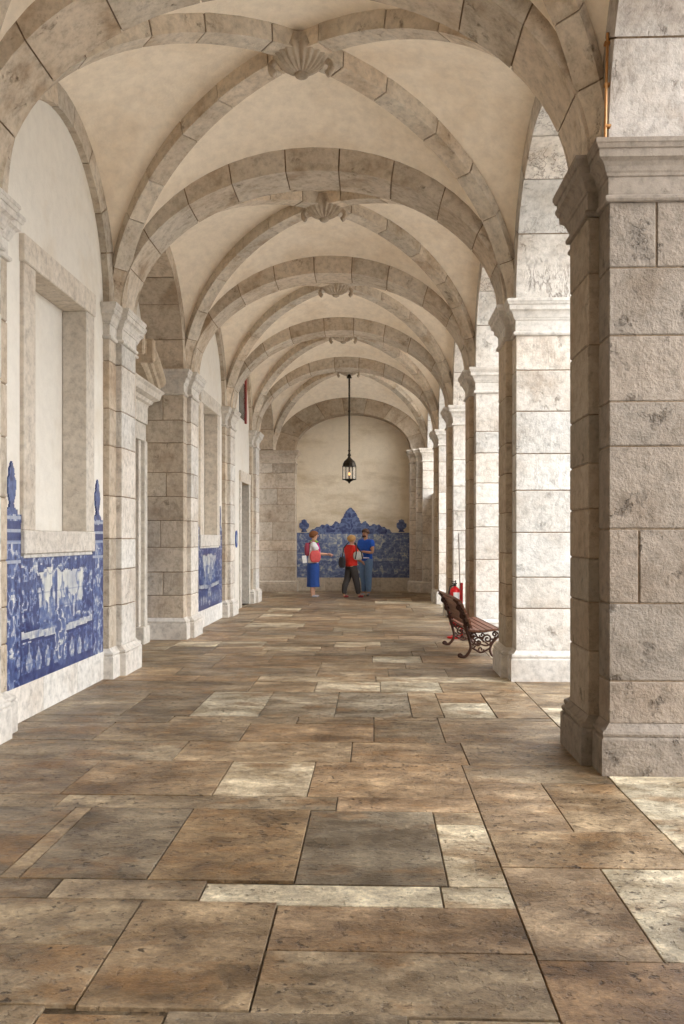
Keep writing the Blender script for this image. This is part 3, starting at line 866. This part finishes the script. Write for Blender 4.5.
mb = MB(); mb.lathe([(.155,2.91),(.155,3.22)], (lx,ly,0), 6); mb.build('pane', mglass, cg_)
mb = MB(); mb.tube([(lx,ly,2.9),(lx,ly,3.0)], .022, 8); mb.tube([(lx,ly,3.07),(lx,ly,3.24)], .018, 8); lh_ = mb.build('lamp_holder', M_iron, t)
mb = MB(); mb.ball((lx,ly,3.04), (.025,.025,.045), 10, 7); mb.build('bulb', M_flame, lh_, smooth=True)

# ------------------------------------------------------------------ copper pipe
mb = MB(); mb.tube([(1.392, 5.475, ZS), (1.397, 5.475, 4.1), (1.404, 5.475, 4.36), (1.408, 5.48, 4.47)], .009, 8)
for z in (3.9, 4.15, 4.4): mb.box((1.388, 5.464, z), (1.425, 5.50, z+.015))
tag(mb.build('copper_pipe', M_cable), 'thin orange pipe rising from the capital of the nearest pier', 'pipe')

# ------------------------------------------------------------------ bench
def spiral(c, r0, turns, a0, sgn, y, n=22):
    pts = []
    for i in range(n+1):
        u = i/n; a = a0 + sgn*turns*2*PI*u; r = r0*(1-.85*u)
        pts.append((c[0]+r*math.cos(a), y, c[1]+r*math.sin(a)))
    return pts
bx, by = 1.03, 11.42
t = thing('park_bench', 'brown slatted bench with scrolled iron ends between the second and third piers', 'bench', (bx, by, 0), math.radians(3.5))
for yy_ in (-.66, .66):
    mb = MB()
    def P3(x, z): return (x, yy_, z)
    # back leg into back rest
    def sm_(pts, n=6):
        out = []; p = [Vector((a, b)) for a, b in pts]
        for i in range(len(p)-1):
            p0, p1, p2, p3 = p[max(i-1,0)], p[i], p[i+1], p[min(i+2, len(p)-1)]
            for k in range(n):
                u = k/n; q = .5*((2*p1)+(p2-p0)*u+(2*p0-5*p1+4*p2-p3)*u*u+(3*p1-p0-3*p2+p3)*u**3); out.append((q.x, yy_, q.y))
        out.append((p[-1].x, yy_, p[-1].y)); return out
    mb.tube(sm_([(-.06,.03),(-.02,.015),(.03,.03),(.08,.12),(.06,.24),(.03,.33),(.0,.45),(-.05,.58),(-.09,.68),(-.12,.70)]), .018, 7)
    mb.tube(sm_([(.41,.03),(.38,.015),(.34,.03),(.31,.10),(.34,.18),(.40,.25),(.44,.31),(.42,.34),(.34,.335),(.2,.315),(.05,.32)]), .015, 7)
    mb.tube(sm_([(.08,.13),(.14,.10),(.2,.07),(.26,.09),(.31,.12)]), .012, 7)
    mb.tube(spiral((.17,.19), .065, 1.4, 0, 1, yy_), .0115, 6); mb.tube(spiral((.28,.23), .055, 1.4, PI, -1, yy_), .0115, 6)
    mb.tube(spiral((.20,.105), .04, 1.2, 0, -1, yy_), .010, 6); mb.tube(spiral((.37,.285), .035, 1.3, 0, 1, yy_), .0115, 6)
    mb.tube(spiral((.22,.275), .035, 1.3, PI, 1, yy_), .010, 6); mb.tube(spiral((.335,.20), .035, 1.2, 0, 1, yy_), .010, 6); mb.tube(spiral((.10,.15), .035, 1.2, 0, -1, yy_), .010, 6); mb.tube(sm_([(.07,.25),(.15,.26),(.24,.20),(.33,.14)]), .010, 6); mb.tube(sm_([(.05,.31),(.12,.22),(.22,.16),(.30,.16),(.38,.26)]), .010, 6)
    mb.tube(spiral((.11,.265), .04, 1.3, 0, 1, yy_), .0115, 6); mb.tube(spiral((-.01,.50), .05, 1.4, 0, 1, yy_), .0115, 6)
    mb.tube(spiral((-.06,.61), .04, 1.3, 0, -1, yy_), .0115, 6); mb.tube(spiral((.04,.40), .045, 1.3, PI, 1, yy_), .0115, 6)
    mb.tube(sm_([(.06,.33),(.06,.42),(.02,.52),(-.05,.62),(-.13,.70)]), .010, 7)
    mb.tube(spiral((-.05,.03), .028, 1.1, 0, 1, yy_), .011, 6); mb.tube(spiral((.42,.03), .028, 1.1, PI, -1, yy_), .011, 6)
    mb.build('end_frame', M_iron, t, smooth=True, local=True)
def slat(cx, cz, ang, name, w=.052, th=.022):
    mb = MB(); ca, sa = math.cos(ang), math.sin(ang)
    L = .79; vs = []
    for y in (-L, L):
        for (u, v) in ((-w/2,-th/2),(w/2,-th/2),(w/2,th/2),(-w/2,th/2)):
            vs.append((cx+u*ca-v*sa, y, cz+u*sa+v*ca))
    mb.add(vs, [(0,1,2,3),(7,6,5,4),(0,4,5,1),(1,5,6,2),(2,6,7,3),(3,7,4,0)])
    mb.build(name, M_wood, t, local=True)
for cx, cz, a in ((.075,.337,-.05),(.145,.334,-.03),(.215,.336,.02),(.285,.344,.08),(.355,.352,.05),(.42,.345,-.5)): slat(cx, cz, a, 'seat_slat', .058)
for cx, cz in ((.062,.395),(.046,.455),(.022,.515),(-.006,.575),(-.034,.635)): slat(cx, cz, math.radians(113), 'back_slat', .056)
slat(-.085, .70, math.radians(145), 'back_slat', .085)

# ------------------------------------------------------------------ fire extinguisher, stand, pole
ey = 13.02
t = thing('extinguisher_stand', 'red metal post stand holding the extinguisher behind the bench', 'stand', (1.2, ey, 0))
mb = MB(); mb.lathe([(.0,.003),(.10,.003),(.10,.02),(.09,.026),(0.01,.03)], (1.145, ey-.08, 0), 20); mb.build('base', M_red, t)
mb = MB(); mb.box((1.245, ey-.015, .01), (1.28, ey+.015, .79), ch=.003); mb.box((1.11, ey-.02, .012), (1.27, ey+.02, .035), ch=.003); mb.box((1.13, ey-.13, .16), (1.26, ey+.005, .18)); mb.build('post', M_red, t)
t = thing('fire_extinguisher', 'red fire extinguisher with a white label on the stand behind the bench', 'fire extinguisher', (1.17, ey-.08, .18))
c = (1.158, ey-.08, 0)
mb = MB(); mb.lathe([(.055,.181),(.076,.19),(.08,.21),(.08,.66),(.074,.69),(.05,.72),(.024,.735),(.02,.745)], c, 20); cy_ = mb.build('cylinder', M_red, t, smooth=True)
mb = MB(); mb.lathe([(.02,.735),(.022,.77),(.012,.78)], c, 10); mb.box((c[0]-.045, c[1]-.012, .775), (c[0]+.03, c[1]+.012, .79)); mb.box((c[0]-.05, c[1]-.01, .80), (c[0]+.015, c[1]+.01, .812)); mb.tube([(c[0]+.01,c[1],.76),(c[0]+.01,c[1],.83)], .01, 6); va_ = mb.build('valve', M_black, t)
mb = MB(); mb.tube([(c[0]-.02,c[1],.76),(c[0]-.07,c[1]-.02,.74),(c[0]-.085,c[1]-.02,.66),(c[0]-.082,c[1]-.01,.45),(c[0]-.078,c[1],.34)], .010, 7); mb.build('hose', M_black, va_, smooth=True)
mb = MB(); vs = []
for i in range(9):
    q = -PI/2 - .6 + 1.2*i/8 + .25; x, y = c[0]+.0815*math.cos(q), c[1]+.0815*math.sin(q); vs += [(x,y,.50),(x,y,.66)]
mb.add(vs, [(2*i, 2*i+2, 2*i+3, 2*i+1) for i in range(8)]); mb.build('label', M_white, cy_)
mb = MB(); mb.tube([(1.27, ey+.05, 0),(1.245, ey+.06, .7),(1.225, ey+.07, 1.5)], .008, 7)
tag(mb.build('thin_pole', M_greypole), 'thin grey pole leaning upright behind the red extinguisher stand', 'pole')

# ------------------------------------------------------------------ people
def skinned(pts, edges, root, sub=2):
    keys = list(pts); idx = {k: i for i, k in enumerate(keys)}
    me = bpy.data.meshes.new('tmp'); me.from_pydata([pts[k][0] for k in keys], [(idx[a], idx[b]) for a, b in edges], [])
    o = bpy.data.objects.new('tmp', me); COL.objects.link(o)
    md = o.modifiers.new('S', 'SKIN'); md.use_smooth_shade = True
    lay = me.skin_vertices[0].data if len(me.skin_vertices) else None
    if lay is None:
        bm = bmesh.new(); bm.from_mesh(me); bm.verts.layers.skin.verify(); bm.to_mesh(me); bm.free(); lay = me.skin_vertices[0].data
    for k in keys:
        r = pts[k][1]; r = r if isinstance(r, tuple) else (r, r)
        lay[idx[k]].radius = r; lay[idx[k]].use_root = (k == root)
    s = o.modifiers.new('B', 'SUBSURF'); s.levels = s.render_levels = sub
    dg = bpy.context.evaluated_depsgraph_get(); dg.update()
    m2 = bpy.data.meshes.new_from_object(o.evaluated_get(dg))
    vs = [tuple(v.co) for v in m2.vertices]; fs = [tuple(p.vertices) for p in m2.polygons]
    bpy.data.objects.remove(o); bpy.data.meshes.remove(me); bpy.data.meshes.remove(m2)
    return vs, fs
def chain(*k): return [(k[i], k[i+1]) for i in range(len(k)-1)]
def V3(*a): return Vector(a)
def hand(mb, wrist, d, up, side, col=(.5,.5,.5,0)):
    """palm, four unequal bent fingers and a thumb; d = pointing, up = back of the hand"""
    d = Vector(d).normalized(); up = (Vector(up) - d*Vector(up).dot(d)).normalized(); lat = d.cross(up)*side
    w = Vector(wrist)
    pts = {'w': (w, .024), 'p': (w+d*.05, (.036,.016)), 'k': (w+d*.085, (.036,.014))}
    vs, fs = skinned(pts, chain('w','p','k'), 'p', 1); mb.add(vs, fs, col)
    for i, L in enumerate((.068, .078, .072, .056)):
        b = w + d*.085 + lat*(.027 - .018*i)
        p1 = b + d*L*.45 - up*.004; p2 = b + d*L*.78 - up*.018; p3 = b + d*L*.93 - up*.034
        vs, fs = skinned({'a':(b-d*.02,.009),'b':(p1,.0085),'c':(p2,.008),'e':(p3,.007)}, chain('a','b','c','e'), 'a', 1); mb.add(vs, fs, col)
    b = w + d*.03 + lat*.026
    vs, fs = skinned({'a':(b,.012),'b':(b+lat*.03+d*.022,.0105),'c':(b+lat*.042+d*.055-up*.01,.009)}, chain('a','b','c'), 'a', 1); mb.add(vs, fs, col)
def person(name_label, loc, rz, Ht, skin, hair, hairstyle, top, legs, legmode, arms, shoes, lean=0, build=1.0, feet=None, headturn=0, beard=False):
    k = Ht/1.70
    t = thing('person', name_label, 'person', loc, rz)
    hv = feet or ((-.10,.02),(.10,-.04))
    J = {'pel':(V3(0,0,.93),(.13*build,.095*build)), 'wai':(V3(0,.005+lean*.3,1.06),(.125*build,.09*build)), 'che':(V3(0,lean*.7,1.26),(.15*build,.10*build)),
         'nb':(V3(0,lean,1.41),(.07,.06)), 'nk':(V3(0,lean+.01,1.47),(.048,.05)), 'h0':(V3(0,lean+.035,1.535),(.062,.075)), 'h1':(V3(0,lean+.03,1.60),(.074,.092)), 'h2':(V3(0,lean+.02,1.645),(.06,.075))}
    E = chain('pel','wai','che','nb','nk','h0','h1','h2')
    for i, s in enumerate((-1, 1)):
        fx, fy = hv[i]; S = 'l' if s < 0 else 'r'
        J['hp'+S] = (V3(s*.085,0,.86),(.085*build,.09*build)); J['kn'+S] = (V3((s*.09+fx)/2, (fy)*.5+.015, .48),.056*build)
        J['cf'+S] = (V3(fx*.9, fy*.85-.01, .34),.052*build); J['an'+S] = (V3(fx, fy, .09),.036); J['he'+S] = (V3(fx, fy+.01, .05),.036); J['to'+S] = (V3(fx*1.2, fy+.15, .035),(.038,.026))
        E += chain('pel','hp'+S,'kn'+S,'cf'+S,'an'+S,'he'+S,'to'+S)
        el, wr = arms[i]
        J['sh'+S] = (V3(s*.165*build, lean, 1.365),.052*build); J['el'+S] = (V3(*el),.038*build); J['wr'+S] = (V3(*wr),.025)
        E += chain('che','sh'+S,'el'+S,'wr'+S)
    JS = {a:(v*k, (r[0]*k, r[1]*k) if isinstance(r, tuple) else r*k) for a, (v, r) in J.items()}
    mb = MB(); vs, fs = skinned(JS, E, 'pel', 2); mb.add(vs, fs)
    hc = JS['h1'][0]
    mb.tube([hc+V3(0,.088,.02)*k, hc+V3(0,.108,-.018)*k, hc+V3(0,.088,-.026)*k], [.006,.013,.007], 6)
    for s in (-1, 1): mb.ball(hc+V3(s*.076,-.005,-.01)*k, (.01,.02,.03), 8, 6)
    for i, s in enumerate((-1, 1)):
        S = 'l' if s < 0 else 'r'; w = JS['wr'+S][0]; d = w - JS['el'+S][0]
        hand(mb, w, d, (s*.5,0,1) if abs(d.z) < .8*d.length else (s,0,0), -s)
    bo_ = mb.build('body', skin, t, smooth=True, local=True)
    # eyes and mouth
    for s in (-1, 1):
        mb = MB(); mb.ball(hc+V3(s*.03,.088,.012)*k, .0055, 8, 5); mb.build('eye', M_black, bo_, local=True)
    mb = MB(); mb.tube([hc+V3(-.022,.086,-.05)*k, hc+V3(0,.094,-.052)*k, hc+V3(.022,.086,-.05)*k], .005, 5); mb.build('mouth', M_lip, bo_, local=True)
    # hair
    mb = MB(); vs = []; n, m = 20, 12
    for i in range(m+1):
        th = PI*i/m
        for j in range(n):
            q = 2*PI*j/n; back = max(0, -math.sin(q)); front = max(0, math.sin(q))
            r = 1 + .04*math.sin(7*q+3*th)
            zmin = hairstyle[0]*(1-front) + .35*front
            z = max(math.cos(th), zmin) if th > PI/2 or math.cos(th) < zmin else math.cos(th)
            rad = math.sin(th) if math.cos(th) > 0 else max(.25, math.sin(max(th, 0)))*1.0
            if math.cos(th) < zmin: rad = math.sqrt(max(.02, 1-min(.95, zmin)**2)) if zmin > 0 else rad
            vs.append(hc + V3(.093*hairstyle[1]*rad*r*math.cos(q), -.012+.108*hairstyle[1]*rad*r*math.sin(q)-.01*back, .02+.105*z)*k)
    fs = [(i*n+j, i*n+(j+1) % n, (i+1)*n+(j+1) % n, (i+1)*n+j) for i in range(m) for j in range(n)]
    mb.add(vs, fs); mb.build('hair', hair, t, smooth=True, local=True)
    if beard:
        mb = MB(); mb.ball(hc+V3(0,.048,-.075)*k, (.056,.046,.034), 12, 8); mb.build('beard', hair, t, smooth=True, local=True)
    # shirt
    def grow(keys, g_, cut=None):
        out = {}
        for a in keys:
            v, r = JS[a]; out[a] = (v, (r[0]+g_, r[1]+g_) if isinstance(r, tuple) else r+g_)
        return out
    T = grow(('wai','che'), .040*k)
    T['hem'] = (JS['pel'][0]+V3(0,0,-.10 if top[1] == 'long' else -.06)*k, ((.175*build)*k, (.145*build)*k)); T['mid'] = (JS['pel'][0]+V3(0,0,.03)*k, ((.165*build)*k, (.135*build)*k)); T['nb'] = (JS['nb'][0]+V3(0,0,.0), (.098*k,.085*k))
    e2 = chain('hem','mid','wai','che','nb')
    for i, s in enumerate((-1, 1)):
        S = 'l' if s < 0 else 'r'; T['sh'+S] = (JS['sh'+S][0]-V3(s*.01,0,0), JS['sh'+S][1]+.034*k)
        f = top[2]; T['sl'+S] = (JS['sh'+S][0].lerp(JS['el'+S][0], f+.12), .070*k*build); e2 += chain('che','sh'+S,'sl'+S)
    mb = MB(); vs, fs = skinned(T, e2, 'che', 2); mb.add(vs, fs); mb.build(top[3], top[0], t, smooth=True, local=True)
    # legs
    mb = MB()
    if legmode == 'skirt':
        vs = []; n = 26; lv = [(1.0,.12,.09),(.92,.14,.115),(.84,.165,.14),(.72,.172,.145),(.6,.165,.14),(.42,.168,.142),(.28,.175,.15)]
        for z, rx, ry in lv:
            for j in range(n):
                q = 2*PI*j/n; w = 1+.04*math.sin(q*7)*(1.02-z)
                vs.append(V3(rx*w*math.cos(q)*build, ry*w*math.sin(q)*build, z)*k)
        fs = [(i*n+j, i*n+(j+1) % n, (i+1)*n+(j+1) % n, (i+1)*n+j) for i in range(len(lv)-1) for j in range(n)]
        fs.append(tuple(range(n))); mb.add(vs, fs); mb.build('skirt', legs, t, smooth=True, local=True)
    else:
        G = grow(('pel','hpl','hpr','knl','knr','cfl','cfr'), .024*k)
        for S in 'lr': G['hm'+S] = (JS['an'+S][0]+V3(0,0,-.0*k), .068*k)
        G['top'] = (JS['pel'][0]+V3(0,0,.12*k), (.135*k*build,.11*k*build))
        e3 = chain('top','pel','hpl','knl','cfl','hml')+chain('pel','hpr','knr','cfr','hmr')
        vs, fs = skinned(G, e3, 'pel', 2); mb.add(vs, fs); mb.build('trousers', legs, t, smooth=True, local=True)
    for S in 'lr':
        mb = MB(); a = JS['he'+S][0]; b = JS['to'+S][0]
        vs, fs = skinned({'a':(V3(a.x,a.y-.02,.045*k),(.045*k,.04*k)),'b':(a.lerp(b,.5)+V3(0,0,0),(.045*k,.036*k)),'c':(V3(b.x,b.y,.032*k),(.045*k,.03*k))}, chain('a','b','c'), 'a', 2)
        mb.add([(x,y,max(z,.001)) for x,y,z in vs], fs); mb.build('shoe', shoes, t, smooth=True, local=True)
    return t
def cloth(n, c, r=.85): return simple(n, c, r, 0, .12, 20)
M_lip = simple('lip', (.45,.15,.12), .5)
SK1 = simple('skin_fair', (.58,.33,.22), .55, 0, .05); SK2 = simple('skin_tan', (.50,.27,.16), .55, 0, .05)
HA = cloth('auburn_hair', (.22,.085,.03)); HB = cloth('blond_hair', (.50,.30,.12)); HC = cloth('dark_brown_hair', (.085,.04,.022))
WHT = cloth('white_cotton', (.72,.72,.74)); BLU = cloth('navy_skirt_cloth', (.015,.06,.26)); REDC = cloth('red_cotton', (.72,.03,.02)); DKT = cloth('dark_trouser_cloth', (.05,.045,.045))
PBL = cloth('blue_polo_cotton', (.01,.09,.50)); JEA = cloth('faded_denim', (.14,.24,.42)); SHD = cloth('dark_shoe', (.05,.04,.04)); SHG = cloth('grey_shoe', (.32,.32,.36)); PNK = cloth('pink_red_canvas', (.62,.10,.10)); GRN = cloth('green_scarf_cloth', (.28,.48,.06)); MAG = cloth('magenta_scarf_cloth', (.55,.03,.22)); BLK = cloth('black_bag_cloth', (.03,.03,.035)); LGR = cloth('pale_grey_canvas', (.50,.48,.44))
REDS = cloth('red_shoe', (.25,.03,.03))

# woman on the left, facing the others (towards +X)
p1 = person('person in white top and long blue skirt, red bag, arms reaching toward the others', (-1.47, 21.75, 0), -PI/2+.15, 1.60, SK1, HA, (-.75, 1.12), (WHT, 'long', .55, 'top'), BLU, 'skirt',
            (((-.20,.10,1.12),(-.12,.34,1.10)), ((.21,.12,1.13),(.13,.36,1.12))), SHG, build=1.12)
mb = MB(); k = 1.6/1.7
mb.tube([V3(.10*math.cos(a), .02+.085*math.sin(a), 1.44+.012*math.sin(3*a))*k for a in [2*PI*i/14 for i in range(15)]], .024, 8); mb.build('scarf', GRN, p1, smooth=True, local=True)
for s_ in (-1, 1):
    mb = MB(); mb.tube([V3(s_*.13,.10,1.40)*k, V3(s_*.15,.14,1.25)*k, V3(s_*.14,.15,1.11)*k], .026, 8); mb.build('scarf_end', MAG, p1, smooth=True, local=True)
def rot(p, loc, rz):
    c, s = math.cos(rz), math.sin(rz); return Vector((loc[0]+p[0]*c-p[1]*s, loc[1]+p[0]*s+p[1]*c, loc[2]+p[2]))
def bag(name, label, cat, mat, strapmat, loc, rz, c, size, straps, extra=None):
    t = thing(name, label, cat, loc, rz)
    mb = MB(); n = 20; vs = []
    for i in range(9):
        u = i/8; z = c[2]-size[2]/2+size[2]*u; w = (math.sin(PI*(u*.86+.07)))**.35
        for j in range(n):
            q = 2*PI*j/n; cx_ = math.copysign(abs(math.cos(q))**.45, math.cos(q)); sy_ = math.copysign(abs(math.sin(q))**.45, math.sin(q))
            vs.append((c[0]+size[0]/2*w*cx_, c[1]+size[1]/2*w*sy_, z))
    fs = [(i*n+j, i*n+(j+1) % n, (i+1)*n+(j+1) % n, (i+1)*n+j) for i in range(8) for j in range(n)]+[tuple(range(n)), tuple(8*n+j for j in range(n))]
    mb.add(vs, fs); po_ = mb.build('pouch', mat, t, smooth=True, local=True)
    for s in straps:
        mb = MB(); mb.tube(s, .014, 6); mb.build('strap', strapmat, po_, smooth=True, local=True)
    return t
l1 = (-1.47, 21.75, 0); r1 = -PI/2+.15
bag('shoulder_bag', 'bright red bag at the hip of the person in the long blue skirt', 'bag', PNK, MAG, l1, r1, (.20,.03,1.0), (.12,.27,.28), [[(.17,.02,1.08),(.19,.06,1.22),(.10,.02,1.36)]])
bag('backpack', 'dark pink rucksack on the back of the person in white top', 'backpack', cloth('plum_canvas', (.34,.05,.09)), MAG, l1, r1, (0.02,-.15,1.17), (.28,.12,.32), [[(.12,-.12,1.30),(.15,.0,1.37),(.15,.10,1.25),(.14,.0,1.05)],[(-.12,-.12,1.30),(-.15,.0,1.37),(-.15,.10,1.25),(-.14,.0,1.05)]])
mb = MB(); mb.box((.13,-.165,.87), (.142,-.06,1.05), ch=.004)
o = mb.build('paper_map', M_white, None); o.location = l1; o.rotation_euler = (.12, .05, r1)
tag(o, 'folded white sheet at the back hip of the person in blue skirt', 'paper')

# woman in red and man in blue
l2 = (-.55, 21.7, 0); r2 = -PI/2+.55
p2 = person('person with blond hair, red shirt and dark trousers, seen from behind', l2, r2, 1.50, SK1, HB, (-.85, 1.14), (REDC, 'long', .5, 'shirt'), DKT, 'trousers',
            (((-.21,.08,1.10),(-.10,.27,1.02)), ((.22,.06,1.10),(.12,.26,1.00))), REDS, build=1.28, feet=((-.11,-.16),(.11,.17)))
bag('handbag', 'dark handbag hanging at the back hip of the person in red', 'bag', BLK, BLK, l2, r2, (-.02,-.24,.86), (.22,.11,.26), [[(-.08,-.20,.98),(-.12,-.14,1.2),(-.10,-.02,1.34)]])
bag('tote_bag', 'pale grey bag with black straps on the side of the person in red', 'bag', LGR, BLK, l2, r2, (.245,.05,1.02), (.07,.26,.20), [[(.285,-.05,.94),(.285,-.02,1.10),(.23,.0,1.22),(.16,.0,1.33)],[(.285,.15,.94),(.285,.12,1.10),(.23,.04,1.22),(.16,.02,1.33)]])
mb = MB(); mb.box((-.10,.27,.955), (.14,.43,.968), ch=.003)
o = mb.build('leaflet', M_white, None); o.location = l2; o.rotation_euler = (0, 0, r2); tag(o, 'white leaflet held in both hands by the person in red', 'paper')
l3 = (-.20, 22.5, 0)
p3 = person('bearded person in bright blue polo shirt and faded jeans, facing the one in red', l3, PI/2+.95, 1.66, SK2, HC, (-.35, 1.02), (PBL, 'short', .5, 'polo_shirt'), JEA, 'trousers',
            (((-.25,.06,1.10),(-.06,.27,1.14)), ((.24,.04,1.10),(.08,.26,1.12))), SHG, build=1.16, beard=True)

# ------------------------------------------------------------------ light
w = bpy.data.worlds.new('World'); sc.world = w; w.use_nodes = True
t = w.node_tree; bg = t.nodes['Background']
tc = N(t, 'ShaderNodeTexCoord'); sep = N(t, 'ShaderNodeSeparateXYZ'); t.links.new(tc.outputs['Generated'], sep.inputs[0])
cr = ramp(t, sep.outputs['Z'], [(0, (.93,.95,1.0,1)), (.35, (.90,.94,1.0,1)), (1, (.80,.88,1.0,1))])
t.links.new(cr, bg.inputs['Color']); bg.inputs['Strength'].default_value = 4.4
sun = bpy.data.lights.new('sun', 'SUN'); sun.energy = 4.0; sun.angle = math.radians(40); sun.color = (1,.985,.96)
so = bpy.data.objects.new('sun', sun); COL.objects.link(so)
dirv = Vector((-.82, .42, -.44)).normalized(); so.rotation_euler = dirv.to_track_quat('-Z', 'Y').to_euler(); so.location = (10, -5, 12)

# ------------------------------------------------------------------ camera
cam = bpy.data.cameras.new('camera'); co = bpy.data.objects.new('camera', cam); COL.objects.link(co)
co.location = (0, 0, H); co.rotation_euler = (PI/2, 0, math.atan(32.0/FPX))
cam.sensor_fit = 'VERTICAL'; cam.sensor_height = 36; cam.lens = FPX/1024*36; cam.shift_y = (539-512)/1024
cam.clip_start = .05; sc.camera = co
sc.view_settings.view_transform = 'Standard'; sc.view_settings.look = 'None'; sc.view_settings.gamma = 1; sc.view_settings.exposure = 0.0
sc.view_settings.use_curve_mapping = False
sc.cycles.max_bounces = 10; sc.cycles.diffuse_bounces = 7; sc.cycles.glossy_bounces = 3
sc.cycles.use_denoising = True
sc.cycles.sample_clamp_indirect = 8
